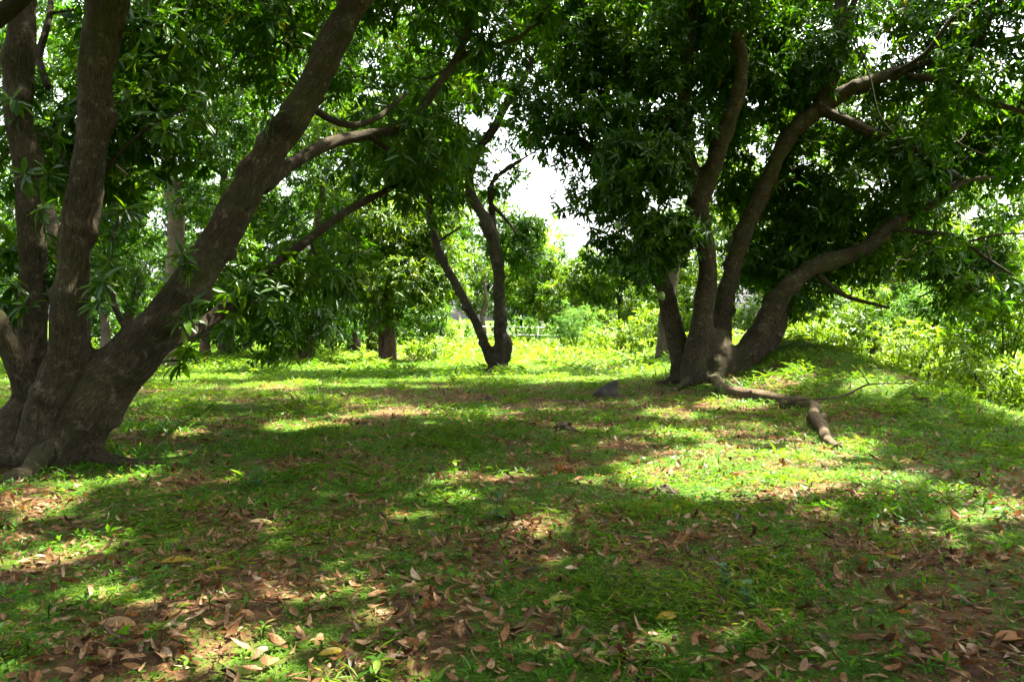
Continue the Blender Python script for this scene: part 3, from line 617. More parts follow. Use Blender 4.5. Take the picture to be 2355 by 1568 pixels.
bg_tree('tree with a pale trunk curving up from a bent foot', 700, 826, 30, [[(690, 826, .27), (712, 792, .22), (732, 745, .21), (735, 690, .2), (728, 620, .18), (722, 560, .16), (738, 470, .12), (745, 380, .08)], [(736, 720, .1), (768, 670, .08), (790, 630, .05)]],
        [(at(700, 250, 30.5), (3.0, 2.5, 3.6), 60), (at(620, 40, 30.5), (3.6, 2.6, 2.4), 44), (at(640, 520, 31), (2.0, 1.8, 1.6), 24), (at(790, 560, 31), (1.3, 1.3, 1.2), 12), (at(650, 730, 29.5), (1.3, 1.1, .75), 12), (at(790, 690, 32), (.9, .9, .9), 8)], bark='bark_red', mat='mango')
bg_tree('tree on a short dark stubby trunk beside the bent pale one', 670, 818, 31.5, [[(670, 818, .27), (670, 780, .23), (668, 700, .2), (655, 600, .15)]],
        [(at(600, 640, 32), (2.0, 1.8, 1.5), 24), (at(620, 740, 31.5), (1.6, 1.2, .65), 14)], bark='bark_dark', mat='mango')
bg_tree('tree with a reddish short trunk in front of the dark hedge', 471, 816, 33, [[(471, 816, .22), (472, 780, .19), (468, 700, .16), (480, 600, .12)]],
        [(at(480, 640, 33.5), (2.0, 1.8, 1.7), 26), (at(540, 740, 34), (1.5, 1.2, .8), 12)], bark='bark_red', mat='mango')
bg_tree('tree with a straight grey trunk and a thin side branch', 814, 808, 37, [[(814, 808, .28), (815, 740, .25), (818, 690, .22), (810, 600, .16)], [(822, 755, .08), (845, 720, .07), (870, 690, .04)]],
        [(at(820, 600, 37.5), (2.4, 2, 2.0), 28), (at(780, 400, 37.5), (2.8, 2.3, 2.6), 34), (at(850, 690, 38), (1.4, 1.2, .8), 9)], mat='mango')
bg_tree('bushy tree with bright low foliage over a forked brown trunk', 893, 829, 29, [[(897, 829, .26), (897, 790, .24), (893, 740, .22), (890, 620, .19), (885, 500, .14), (890, 400, .08), (900, 300, .03)], [(878, 826, .13), (877, 780, .11), (870, 720, .08)]],
        [(at(920, 670, 28.3), (1.75, 1.1, 1.3), 38), (at(888, 520, 28.5), (1.1, .8, .9), 14), (at(1010, 600, 29.2), (1.1, 1.1, 1.3), 14), (at(890, 400, 29.8), (2.6, 2.2, 3.0), 46), (at(980, 480, 29.5), (1.4, 1.3, 1.3), 16), (at(960, 560, 28.8), (1.0, 1.0, .8), 8)], bark='bark_red', mat='mango_lit')
bg_tree('slim tree with an orange-lit forking trunk beyond the fence', 1115, 800, 50, [[(1115, 800, .16), (1114, 760, .15), (1108, 720, .14), (1118, 690, .12), (1112, 640, .1)], [(1110, 730, .09), (1124, 690, .07)]],
        [(at(1080, 620, 51), (2.6, 2, 2.3), 22), (at(1170, 600, 52), (2.6, 2, 2.6), 24), (at(1060, 480, 52), (3, 2, 2.4), 22)], bark='bark_pale', L0=.34)
bg_tree('tree with a squat pale trunk right behind the many-stemmed tree', 1532, 822, 25, [[(1532, 822, .3), (1530, 780, .26), (1535, 700, .22), (1560, 560, .16)]],
        [(at(1620, 420, 26), (2.0, 1.8, 2.0), 26), (at(1560, 640, 26.5), (.9, .9, .8), 7), ((3.8, 25.5, 10.6), (3.4, 2.5, 1.3), 34)], bark='bark_pale')  # last clump: unseen canopy added to keep sun off the middle ground
bg_tree('slender pale tree between the stems of the left tree', 245, 812, 34, [[(245, 812, .22), (243, 770, .19), (240, 700, .16), (236, 600, .12)]],
        [(at(230, 640, 34.5), (2.2, 2, 1.8), 26), (at(200, 450, 35), (3, 2.5, 2.5), 32)], bark='bark_pale', mat='mango')
bg_tree('leaning pale tree just left of the leaning bole, far back', 292, 800, 36, [[(280, 806, .26), (290, 760, .24), (305, 700, .2), (330, 620, .14)]],
        [(at(340, 620, 36.5), (2.2, 2, 1.8), 24), (at(300, 380, 37), (3.2, 2.4, 3), 34)], bark='bark_red', mat='mango')
bg_tree('tree at the far left edge in front of the sunny lawn', 40, 815, 38, [[(30, 815, .22), (32, 760, .2), (30, 680, .15)]],
        [(at(40, 620, 38), (3, 2.4, 2.3), 34), (at(80, 350, 39), (3.6, 2.6, 3.2), 40), (at(60, 60, 37), (4, 3, 3.4), 44)], mat='mango')
bg_tree('small tree with a thin trunk left of the straight grey one', 752, 806, 40, [[(752, 806, .13), (752, 760, .11), (748, 700, .08)]],
        [(at(745, 700, 40), (1.4, 1.3, 1.1), 12)], mat='mango_lit', L0=.3)
bg_tree('tree closing the gap under the long dark branch', 575, 806, 41, [[(575, 806, .2), (576, 760, .18), (580, 680, .14)]],
        [(at(570, 640, 41.5), (2.6, 2, 2.3), 28), (at(600, 430, 42), (3.6, 2.6, 3.2), 40)], L0=.3, mat='mango')
for X, d, lab in ((140, 33, 'tall dense tree filling the top left behind the upright stems'), (520, 35, 'tall dense tree rising behind the leaning bole'), (860, 36, 'tall dense tree rising left of the two-stemmed one')):
    bg_tree(lab, X, 806, d, [[(X, 806, .3), (X + 4, 700, .26), (X - 6, 500, .2), (X, 250, .12)]], [(at(X, 190, d), (4.4, 2.8, 3.6), 62), (at(X + 30, 480, d + 1), (3.2, 2, 2), 24)], mat='mango', per=24, L0=.33)
# the sunlit trees round the opening and beyond the bund
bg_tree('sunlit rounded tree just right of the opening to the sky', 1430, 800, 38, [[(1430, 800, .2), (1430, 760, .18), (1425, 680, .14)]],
        [(at(1430, 650, 38), (2.3, 1.9, 1.7), 40), (at(1480, 700, 36.5), (1.5, 1.3, 1.3), 16), (at(1350, 640, 39), (1.4, 1.2, 1.2), 13)], mat='mango_lit', L0=.3)
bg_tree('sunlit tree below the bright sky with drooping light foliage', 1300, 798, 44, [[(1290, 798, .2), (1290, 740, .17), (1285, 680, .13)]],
        [(at(1290, 680, 44), (2.4, 2, 2.0), 30), (at(1220, 620, 45), (1.6, 1.4, 2.2), 18)], mat='mango_lit', L0=.33)
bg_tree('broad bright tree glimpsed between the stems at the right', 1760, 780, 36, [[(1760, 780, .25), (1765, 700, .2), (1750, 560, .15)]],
        [(at(1740, 540, 36.5), (3.2, 2.3, 3.0), 54), (at(1700, 740, 35), (1.8, 1.4, .9), 16), (at(1880, 300, 38), (4, 2.6, 3.6), 50)], mat='mango_lit', L0=.31)
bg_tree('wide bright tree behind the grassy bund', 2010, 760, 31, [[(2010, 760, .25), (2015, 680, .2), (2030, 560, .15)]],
        [(at(2000, 660, 31), (2.4, 2, 1.5), 36), (at(2120, 430, 33), (3.2, 2.4, 3.0), 50), (at(1920, 720, 29), (1.3, 1.2, .8), 10)], mat='mango_lit', L0=.29)
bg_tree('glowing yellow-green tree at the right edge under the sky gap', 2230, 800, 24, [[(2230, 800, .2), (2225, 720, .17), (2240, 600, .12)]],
        [(at(2220, 600, 24.5), (1.9, 1.7, 1.5), 40), (at(2330, 660, 24), (1.6, 1.5, 1.7), 28), (at(2110, 680, 25), (1.2, 1.2, 1.0), 12)], mat='mango_lit', L0=.26)
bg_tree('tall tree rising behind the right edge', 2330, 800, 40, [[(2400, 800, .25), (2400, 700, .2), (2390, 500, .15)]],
        [(at(2420, 560, 40), (2.6, 2.4, 3.0), 40), (at(2180, 300, 41), (3.4, 2.6, 3.4), 40), (at(2440, 240, 41), (3.6, 2.6, 3.4), 36)], mat='mango_lit', L0=.32)
# far rows that close the view
far = [(-38, 58, 'far tree closing the view at the left edge'), (-29, 60, 'far tree second from the left edge of the back row'), (-21, 57, 'far tree third from the left edge of the back row'), (-13, 61, 'far tree fourth from the left edge of the back row'), (-6, 59, 'far tree left of the fence in the back row'), (0.5, 62, 'far tree straight behind the fence'), (6, 66, 'low far tree under the bright sky gap'), (13, 60, 'far tree behind the many-stemmed tree'), (21, 58, 'far tree behind the grassy bund'), (30, 57, 'far tree closing the view at the right edge')]
for q, (x, y, lab) in enumerate(far):
    low = .62 if 1 < x < 9 else 1.0
    hh = rng.uniform(8.5, 11) * low * (1.45 if x < -5 else 1)
    b = (x, y, float(height(x, y)))
    st = [[(x, y, -.1, .32), (x + .1, y, 1.6, .26), (x + rng.uniform(-.6, .6), y, hh * .5, .2), (x + rng.uniform(-1, 1), y, hh * .75, .1)]]
    full_tree('mango_tree', lab, 'far row of trees', b, st, [], [((x, y, hh * .56), (4.6, 3, hh * .42), int(78 * low)), ((x + rng.uniform(-2, 2), y - 2, 2.0), (3.4, 1.6, 1.5), 18)], bark='bark_dark', fuse=False, mat='mango' if x < 2 else 'mango_lit', per=8, nl=6, L0=.56, k=0, sr=(.7, 1.3), wr=.3, shaft=False, twigs=False)
# neighbours outside the frame whose canopies roof the foreground
for lab, (x, y), blobs in (
    ('neighbouring tree right of the camera whose canopy shades the foreground', (7.6, .2), [((5.2, 2.6, 7.2), (4.2, 3.9, 1.8), 76), ((.4, 1.4, 6.6), (3.0, 3.4, 1.3), 48), ((4.2, 5.8, 7.4), (3.8, 2.9, 1.3), 62), ((8.2, 5.6, 7.8), (2.9, 2.6, 1.2), 46)]),
    ('neighbouring tree outside the right edge shading the middle ground', (11.2, 8.2), [((9.8, 9.6, 8.0), (4.0, 4.2, 2.0), 76), ((3.9, 9.4, 8.6), (3.4, 3.6, 1.5), 64), ((2.0, 11.9, 8.2), (2.7, 2.2, 1.1), 46), ((12.6, 13.6, 8.6), (3.5, 3.6, 1.6), 56)]),
    ('neighbouring tree behind the camera shading the left foreground', (-3.2, -4.0), [((-2.6, -.6, 7.0), (4.6, 4.0, 1.9), 60), ((-4.0, 3.4, 7.0), (3.2, 2.6, 1.2), 50)]),
    ('neighbouring tree further behind the camera to the left', (-9.5, -6.0), [((-8.0, -4.5, 4.6), (5.0, 3.6, 2.8), 80)]),
    ('neighbouring tree further behind the camera to the right', (4.5, -8.5), [((3.6, -7.0, 4.8), (5.5, 3.2, 3.0), 84)]),
    ('neighbouring tree outside the left edge', (-14.0, 7.5), [((-13.0, 6.5, 4.8), (3.2, 4.6, 3.0), 70)])):
    z = float(height(x, y)); c = blobs[0][0]
    st = [[(x, y, z - .2, .5), (x, y, z + .7, .36), (x + (c[0] - x) * .15, y + (c[1] - y) * .15, 2.4, .3), (x + (c[0] - x) * .6, y + (c[1] - y) * .6, 4.9, .22), (*c, .12)],
          [(x, y, z + .5, .3), (x - (c[0] - x) * .15, y - .4, 2.5, .22), (x - (c[0] - x) * .2, y - .6, 6.5, .1)]]
    far_ = abs(x) > 13 or y < -5
    full_tree('mango_tree', lab, None, (x, y, z), st, [], blobs, bark='bark', fuse=False, per=12 if far_ else 20, nl=9, L0=.48 if far_ else .365, k=0, sr=(.5, .95), wr=.30)
print('leaves', COUNT['leaf'], 'time', round(time.time() - T0, 1))

# ------------------------------------------------------------------ fallen log, stones, fence, palm, fruit
def gz(x, y): return float(height(x, y))
LOGP = [(1644, 872, 16.4, 0.098), (1655, 895, 15.9, 0.105), (1672, 920, 15.2, 0.109), (1706, 930, 14.5, 0.105), (1746, 943, 13.9, 0.101), (1796, 953, 13.3, 0.094), (1866, 966, 12.4, 0.090), (1876, 984, 11.7, 0.082), (1902, 1018, 10.3, 0.066), (1922, 1048, 9.3, 0.043)]
rows = []
for X, Y, d, r in LOGP:
    p_ = at(X, Y, d); rows.append((p_[0], p_[1], max(gz(p_[0], p_[1]) + r * .7, p_[2] if Y < 900 else -9), r))
S = spline(rows, .08)
S[:, :2] += np.array([[.10 * mnoise.noise(Vector((q * .06, 9, 0))), .10 * mnoise.noise(Vector((q * .06, 0, 9)))] for q in range(len(S))])
for q in range(len(S)): S[q, 3] *= 1 + .28 * mnoise.noise(Vector((q * .11, 3.3, 0)))
LOGB = tuple(S[0, :3]); log = empty('fallen_branch', LOGB); tag(log, 'long dead knobbly branch lying on the litter before the right tree', 'log')
v, f, b = tube(S, 16, .13, 4.4); link('limb', py_mesh('limb', v, f, b, origin=LOGB), M['log'], log)
for (t_, dx, dy, dz, r) in ((.30, -.03, -.2, .06, .07), (.43, -.12, -.28, -.05, .06), (.68, .16, .05, .05, .05), (.05, -.14, -.1, .02, .05)):
    c = S[int(t_ * len(S))]; e = c[:3] + np.array([dx, dy, dz])
    v, f, b = tube(spline([(*c[:3], r * 1.1), (*(c[:3] * .5 + e * .5), r), (*e, r * .8)], .05), 10, .12, t_ * 9)
    link('knot', py_mesh('knot', v, f, b, origin=LOGB), M['log'], log)
def stone(name, label, cat, X, Y, size, mat='rock', seed=0, peak=(0, 0)):
    g = ground_at(X, Y); bm = bmesh.new(); bmesh.ops.create_icosphere(bm, subdivisions=4, radius=1)
    for v_ in bm.verts:
        c = v_.co; n = mnoise.noise(c * 1.4 + Vector((seed, 0, 0))) * .35 + mnoise.noise(c * 4 + Vector((0, seed, 0))) * .12
        up = max(c.z, 0); w = 1 + n
        v_.co = Vector(((c.x * w * (1 - .6 * up) + peak[0] * up ** 2) * size[0], (c.y * w * (1 - .6 * up) + peak[1] * up ** 2) * size[1], c.z * w * size[2]))
    me = bpy.data.meshes.new(name); bm.to_mesh(me); bm.free(); me.polygons.foreach_set('use_smooth', np.ones(len(me.polygons), bool))
    o = link(name, me, M[mat]); o.location = Vector(g) + Vector((0, 0, size[2] * .1)); o.rotation_euler.z = seed
    return tag(o, label, cat)
stone('stone', 'dark wedge-shaped stone on the litter left of the right tree', 'stone', 1397, 908, (.30, .2, .28), seed=.3, peak=(.7, 0))
stone('bark_chunk', 'dark crumbling chunk of rotten wood in the middle distance', 'wood', 1298, 985, (.22, .14, .12), 'bark_dark', seed=2.1, peak=(-.6, 0))
stone('clod', 'small brown clod beside grey leaves in the middle of the lawn', 'clod', 1122, 921, (.15, .10, .08), 'bark_dark', seed=4.0)
stone('bark_chunk', 'low dark lump of rotten wood among litter near the sunny patch', 'wood', 1530, 1128, (.12, .08, .06), 'bark_dark', seed=5.5)
# pipe fence
FD = 45.0; fb = at(1150, 790, FD); fence = empty('pipe_fence', (fb[0], FD, gz(fb[0], FD))); tag(fence, 'pale three-rail pipe fence behind the two-stemmed tree', 'fence')
FB = (fb[0], FD, gz(fb[0], FD))
x0, x1 = at(1085, 760, FD)[0], at(1300, 760, FD)[0]
for z in (1.06, .62, .20):
    sl = .05
    v, f, b = tube(spline([(x0, FD, z + sl, .028), ((x0 + x1) / 2, FD, z + .02, .028), (x1, FD, z - sl, .028)], .5), 8)
    link('rail', py_mesh('rail', v, f, b, origin=FB), M['metal'], fence)
for X in (1098, 1167, 1236, 1297):
    x = at(X, 760, FD)[0]
    v, f, b = tube(np.array([(x, FD + .04, -.2, .04), (x, FD + .04, .5, .04), (x, FD + .04, 1.12, .04)]), 8); link('post', py_mesh('post', v, f, b, origin=FB), M['metal'], fence)
# palm behind the opening
PD = 52.0; pb = at(1240, 800, PD); PB = (float(pb[0]), PD, 0.); palm = empty('palm_tree', PB); tag(palm, 'palm with one pale upright frond in the bright sky gap', 'tree')
pt = at(1236, 560, PD)
v, f, b = tube(spline([(*PB[:2], -.1, .2), (PB[0] + .1, PD, 2.5, .15), (*pt, .11)], .4), 10, .05); link('trunk', py_mesh('trunk', v, f, b, origin=PB), M['bark_pale'], palm)
for q in range(13):
    a = q * 2.399; el = 1.45 if q == 0 else rng.uniform(.1, 1.0); Lf = 3.4 if q == 0 else rng.uniform(1.8, 2.6)
    dr = np.array([math.cos(a) * math.cos(el), math.sin(a) * math.cos(el), math.sin(el)]) if q else np.array([.06, 0, 1.])
    t = np.linspace(.12, 1, 34); mid = np.array(pt) + t[:, None] * dr * Lf + np.array([0, 0, -1.])[None] * (t[:, None] ** 2) * Lf * .35 * (1 - dr[2] * .9)
    side = norm(np.cross(dr, [.1, .2, 1.])); P = np.repeat(mid, 2, 0); sg = np.tile([1., -1], 34)[:, None]
    D = dr[None] * .9 + side[None] * sg * .7 + np.array([0, 0, -.25])
    v, f, tt = leaf_geo(P, D, np.tile([0, 0, 1.], (68, 1)), np.repeat(.75 * np.sin(np.pi * np.clip(t, 0, .97)) ** .5, 2), np.full(68, .07), 1, bend=np.full(68, .5))
    link('frond', np_mesh('frond', v, f, {'tint': tt}, origin=PB), M['palm'], palm)
# mangoes
for X, Y, d, lab in ((1420, 518, 16.6, 'pale green mango fruit hanging in the dark low foliage'), (1521, 679, 17.0, 'pale green mango fruit hanging lower, against the dark stem')):
    c = at(X, Y, d); bm = bmesh.new(); bmesh.ops.create_uvsphere(bm, u_segments=20, v_segments=14, radius=.085)
    for v_ in bm.verts: v_.co = Vector((v_.co.x * .86 + .25 * max(-v_.co.z, 0) ** 2 / .085, v_.co.y * .8, v_.co.z * 1.12))
    me = bpy.data.meshes.new('fruit'); bm.to_mesh(me); bm.free(); me.polygons.foreach_set('use_smooth', np.ones(len(me.polygons), bool))
    fr = empty('mango_fruit', c); tag(fr, lab, 'fruit'); link('fruit', me, M['fruit'], fr)
    v, f, b = tube(spline([(0, 0, .08, .006), (.02, .01, .3, .005), (.0, .05, .62, .006)], .05), 6); link('stalk', py_mesh('stalk', v, f, b), M['twig'], fr)

# ------------------------------------------------------------------ bushes
def bush(name, label, c, rad, n, mat='shrub', per=30, nl=8, L0=.2, sr=(.3, .6), wr=.3, k=0, group='bushes round the clearing'):
    z = gz(c[0], c[1]); base = (float(c[0]), float(c[1]), z); root = empty(name, base); tag(root, label, 'bush', group)
    C, Rr, V = subclumps((c[0], c[1], max(c[2], z + rad[2] * .7)), rad, n, sr, hollow=.2)
    P, A, t = crown_geo(C, Rr, V, per, nl, L0, k, shaft=False, zmin=z + .05)
    v, f, tt = whorl_leaves(P, A, nl, L0, k, .35, wr, t); COUNT['leaf'] += len(P) * nl
    tag(link('foliage', np_mesh('foliage', v, f, {'tint': tt}, origin=base), M[mat], root), kind='stuff')
    for q in range(5):
        e = C[rng.integers(len(C))]; v, f, b = tube(spline([(*base[:2], z - .1, .035), (*((np.array(base) + e) / 2 + rng.normal(0, .08, 3)), .025), (*e, .01)], .2), 6)
        link('stem', py_mesh('stem', v, f, b, origin=base), M['twig'], root)
bush('feathery_bush', 'round feathery pale green bush right of the fence', at(1325, 745, 34), (1.0, .9, .95), 26, 'feather', per=46, nl=12, L0=.14, wr=.12)
bush('bush', 'low sunlit bush in front of the feathery one', at(1420, 780, 31), (1.3, .9, .45), 18)
bush('bush', 'sunlit bush left of the many-stemmed tree', at(1490, 750, 31), (1.0, .9, .7), 18)
bush('bush', 'small yellow-lit bush at the foot of the bushy forked tree', at(985, 808, 29.5), (.9, .6, .35), 12)
bush('bush', 'tiny bright bush between the grey trunk and the forked trunk', at(868, 775, 36), (.6, .5, .4), 8)
bush('bush', 'bluish green shrub beside the bent pale trunk', at(772, 755, 35), (.9, .8, .9), 16, 'feather')
bush('bush', 'dense bush behind the fence rails', at(1200, 770, 49), (2.2, 1.2, 1.1), 24, 'mango', L0=.28)
bush('bush', 'bush spilling over the left end of the fence', at(1060, 770, 41), (1.1, .9, .8), 16)
bush('bush', 'bright bush on the far side of the grassy bund', at(2080, 800, 21), (1.2, 1.0, .8), 26, L0=.17)
bush('bush', 'tall bright bush along the path at the right edge', at(2300, 740, 19), (1.4, 1.2, 1.8), 60, 'mango_lit', L0=.2)
bush('feathery_bush', 'tall airy bush behind the crest of the bund', at(2130, 700, 23), (1.4, 1.2, 1.5), 40, 'feather', per=40, nl=10, L0=.17, wr=.18)
bush('bush', 'ragged half-lit bush right of the many-stemmed tree', at(1960, 730, 24), (1.1, 1.0, 1.2), 26, 'mango_lit', per=24, L0=.2)
bush('bush', 'drooping bush overhanging the dirt path', at(2230, 860, 17.5), (.8, .8, .65), 20, L0=.16)
bush('bush', 'leafy bush where the bund meets the right tree', at(1880, 770, 23), (1.2, .8, .45), 16)
bush('bush', 'bush at the right edge above the bare path', at(2380, 900, 16.5), (.7, .7, .6), 14, L0=.16)
for q, (X, d, lab) in enumerate(((250, 44, 'dark shrub far behind the left tree'), (420, 46, 'dark shrub left of the reddish short trunk'), (560, 47, 'dark shrub right of the reddish short trunk'), (840, 48, 'dark shrub behind the straight grey trunk'), (720, 47, 'dark shrub behind the bent pale trunk'), (960, 46, 'dark shrub behind the bushy forked tree'))):
    bush('bush', lab, at(X, 745, d), (2.6, 1.2, 1.7), 30, 'mango', per=20, L0=.34, sr=(.5, .9))

# ------------------------------------------------------------------ fallen leaves
def scatter(d0, d1, dens, slope=.72, pad=.8):
    """random spots of the ground, `dens` per square metre, over the wedge of orchard between depths d0 and d1"""
    w1 = slope * d1 + pad; n = int(dens * 2 * w1 * (d1 - d0))
    x = rng.uniform(-w1, w1, n); y = rng.uniform(d0, d1, n); ok = np.abs(x) < slope * y + pad
    return x[ok], y[ok]
def litter(x, y, k, L0=(.11, .21), lift=.012):
    n = len(x); a = rng.random(n) * 6.283; z = height(x, y)
    D = np.stack([np.cos(a), np.sin(a), rng.normal(0, .10, n)], 1); U = np.stack([rng.normal(0, .25, n), rng.normal(0, .25, n), np.where(rng.random(n) < .3, -1., 1.)], 1)
    L = rng.uniform(*L0, n); bend = rng.normal(0, .85, n)
    up = np.where(U[:, 2] > 0, np.maximum(bend, 0), np.maximum(-bend, 0)) * L * .12
    P = np.stack([x, y, z + rng.uniform(.2, 1.0, n) * lift * 2 + up * .5], 1)
    tint = np.clip(rng.beta(1.25, 1.2, n) * .95, 0, .95); r = rng.random(n); tint = np.where(r < .015, .97, np.where(r < .022, 1., tint))
    W_ = np.where(rng.random(n) < .22, rng.uniform(.025, .05, n), L * rng.uniform(.2, .38, n))
    return P, D, U, L, W_, bend, rng.uniform(.0, .75, n) * np.where(rng.random(n) < .25, -1, 1), rng.normal(0, .9, n), tint
parts = []
ind = None
for d0, d1, dens, k, L0 in ((2.0, 7.0, 420, 3, (.045, .13)), (7.0, 12.5, 180, 2, (.06, .14)), (12.5, 21, 66, 1, (.10, .17))):
    x, y = scatter(d0, d1, dens); cvr = cover(x, y); ok = rng.random(len(x)) < np.clip(1.05 - cvr * .85, .12, 1); x, y = x[ok], y[ok]
    A = list(litter(x, y, k, L0))
    if k == 3:                                              # the 280 nearest ones in view are kept aside as leaves of their own
        vis = (np.abs(x) < .60 * y) & (y > 3.35); pick = np.argsort(np.where(vis, y - 4 * A[3], 99))[:280]; m_ = np.zeros(len(x), bool); m_[pick] = True
        ind = [a[m_] for a in A]; A = [a[~m_] for a in A]
    P, D, U, L, W, bend, fold, tw, tint = A
    parts.append(leaf_geo(P, D, U, L, W, k, bend, fold, tw if k > 1 else None, tint, .5))
x, y = scatter(2.5, 11, 26); n = len(x); a = rng.random(n) * 6.283            # bits of twig among the leaves
parts.append(leaf_geo(np.stack([x, y, height(x, y) + .015], 1), np.stack([np.cos(a), np.sin(a), rng.normal(0, .08, n)], 1), np.tile([0., 0, 1], (n, 1)), rng.uniform(.06, .28, n), rng.uniform(.004, .008, n), 1, rng.normal(0, .3, n), .5, None, rng.uniform(.1, .5, n)))
v, f, t = join_geo(parts)
tag(link('leaf_litter', np_mesh('leaf_litter', v, f, {'tint': t}, smooth=False), M['litter']), 'brown carpet of small dry fallen leaves', 'leaf litter', kind='stuff')
P, D, U, L, W, bend, fold, tw, tint = ind
def zone(p):
    u = p[0] / p[1] * FPX + 512
    row = 'at the bottom edge' if p[1] < 3.75 else 'just above the bottom edge' if p[1] < 4.3 else 'in the lower foreground'
    for lim, w in ((110, 'in the left corner'), (240, 'left, under the leaning tree'), (370, 'left of centre'), (500, 'just left of the middle'), (630, 'just right of the middle'), (760, 'right of centre'), (890, 'right, below the fallen branch'), (2000, 'in the right corner')):
        if u < lim: return row + ', ' + w
for q in range(len(P)):
    z = np.zeros((1, 3)); s = slice(q, q + 1)
    v, f, t = leaf_geo(z, D[s], U[s], L[s] * 1.02, W[s] * 1.15, 4, bend[s], fold[s], tw[s], np.minimum(tint[s], .94), .45)
    me = np_mesh('fallen_leaf', v, f, {'tint': t}, smooth=True); me.materials.append(M['litter'])
    o = link('fallen_leaf', me); o.location = Vector(P[q] + np.array([0, 0, .02])); tag(o, f"{'dark brown' if tint[q] < .36 else 'mid brown' if tint[q] < .62 else 'pale tan'} {'curled' if abs(bend[q]) > .6 else 'flat'} fallen leaf {zone(P[q])}", 'leaf', 'brown leaves in the foreground litter')
def one_leaf(X, Y, label, mat, L, ang, wr=.3, bend=.5, tint=.5, fold=.3, lift=.03):
    g = ground_at(X, Y); a = R(ang)
    v, f, t = leaf_geo(np.array([[-math.cos(a) * L / 2, -math.sin(a) * L / 2, 0]]), np.array([[math.cos(a), math.sin(a), .12]]), np.array([[.1, -.35, 1.]]), np.array([L]), np.array([L * wr]), 4, np.array([bend]), np.array([fold]), np.array([.3]), np.array([tint]))
    me = np_mesh('fallen_leaf', v, f, {'tint': t}, smooth=True); me.materials.append(M[mat]); o = link('fallen_leaf', me); o.location = Vector(g) + Vector((0, 0, lift)); tag(o, label, 'leaf', 'coloured fallen leaves')
one_leaf(1072, 1282, 'yellow-green fallen leaf standing in the grass at the centre', 'yellow', .17, 110, .36, .6, .8)
one_leaf(412, 1298, 'broad yellow fallen leaf in the grass at the left', 'yellow', .22, 15, .34, .4, .35)
one_leaf(770, 1512, 'bright yellow fallen leaf near the bottom edge, left of centre', 'yellow', .15, 25, .36, .5, .3)
one_leaf(1532, 1430, 'small yellow fallen leaf in the brown drift at the bottom', 'yellow', .12, 200, .45, .3, .25)
one_leaf(1842, 1324, 'small orange-yellow fallen leaf in the green at the right', 'orange', .10, 70, .6, .3, .9)
one_leaf(2052, 1290, 'olive yellow fallen leaf under the right slope', 'yellow', .14, 120, .34, .4, .9)
one_leaf(2330, 1478, 'large rusty orange fallen leaf cut by the right edge', 'orange', .20, 10, .4, .4, .1)
one_leaf(1397, 1520, 'thick olive-tan fallen leaf at the bottom edge', 'yellow', .18, 40, .34, .3, .95)
one_leaf(2312, 1292, 'small orange fallen leaf near the right edge', 'orange', .10, 30, .5, .3, .6)
one_leaf(1296, 1388, 'long yellowish green fallen leaf in the grass right of centre', 'yellow', .19, 20, .3, .4, 1.)
one_leaf(268, 1446, 'large tan fallen leaf lying flat at the lower left', 'orange', .22, 170, .32, .3, .9)
one_leaf(603, 1206, 'pale fallen leaf catching the sun left of centre', 'straw', .20, 10, .3, .5, .7)
one_leaf(1258, 1395, 'small amber fallen leaf beside the yellowish green one', 'orange', .10, 80, .4, .3, .4)
one_leaf(500, 1318, 'dull yellow fallen leaf right of the broad yellow one', 'yellow', .15, 20, .32, .3, .6)

# ------------------------------------------------------------------ grass, weeds, undergrowth
def blades(x, y, Lr, Wr, k, lo=.1, hi=.95, stem=.05, tint=None):
    n = len(x); a = rng.random(n) * 6.283; el = rng.uniform(lo, hi, n); z = height(x, y)
    D = np.stack([np.cos(a) * np.cos(el), np.sin(a) * np.cos(el), np.sin(el)], 1); U = np.stack([-np.cos(a) * np.sin(el), -np.sin(a) * np.sin(el), np.cos(el)], 1) + rng.normal(0, .2, (n, 3))
    tall = .6 + 1.3 * sstep(.45, .75, fbm(x * 1.6, y * 1.6, 91, 3))
    P = np.stack([x, y, z + rng.random(n) ** 1.5 * stem * tall], 1); L = rng.uniform(*Lr, n) * tall
    return leaf_geo(P, D, U, L, rng.uniform(*Wr, n), k, rng.uniform(.1, 1.1, n), rng.uniform(.05, .5, n), tint=tint if tint is not None else np.clip(rng.normal(.45, .22, n), 0, .96))
parts = []
for d0, d1, dens, Lr, Wr, k, stem in ((2.0, 6.5, 2200, (.025, .060), (.006, .012), 0, .03), (6.5, 12, 1000, (.035, .070), (.010, .016), 0, .04), (12, 21, 420, (.05, .10), (.018, .030), 0, .05), (21, 48, 85, (.12, .22), (.045, .075), 0, .10)):
    x, y = scatter(d0, d1, dens, .70, .4)
    cl = fbm(x * 3.1, y * 3.1, 61, 2); ok = rng.random(len(x)) < np.clip(cover(x, y) * 1.25 - .12 + (cl - .5) * 1.0, .22, 1); x, y = x[ok], y[ok]
    tn = np.clip(rng.normal(.45, .2, len(x)) + (fbm(x * .9, y * .9, 71, 2) - .5) * .7, 0, .96); tn = np.where(rng.random(len(x)) < .01, 1, tn)
    parts.append(blades(x, y, Lr, Wr, k, stem=stem, tint=tn))
x, y = scatter(9, 24, 150, .70, .4); ok = (x > 4.6) & (rng.random(len(x)) < .35 + .65 * sstep(.4, .62, fbm(x * 1.1, y * 1.1, 95, 3))); parts.append(blades(x[ok], y[ok], (.06, .13), (.018, .03), 0, .2, 1.1, .09))
x, y = scatter(6, 24, 16, .70, .4); ok = rng.random(len(x)) < sstep(.5, .66, fbm(x * .9, y * .9, 97, 3)); parts.append(blades(x[ok], y[ok], (.08, .20), (.012, .022), 0, .5, 1.4, .04))
v, f, t = join_geo(parts)
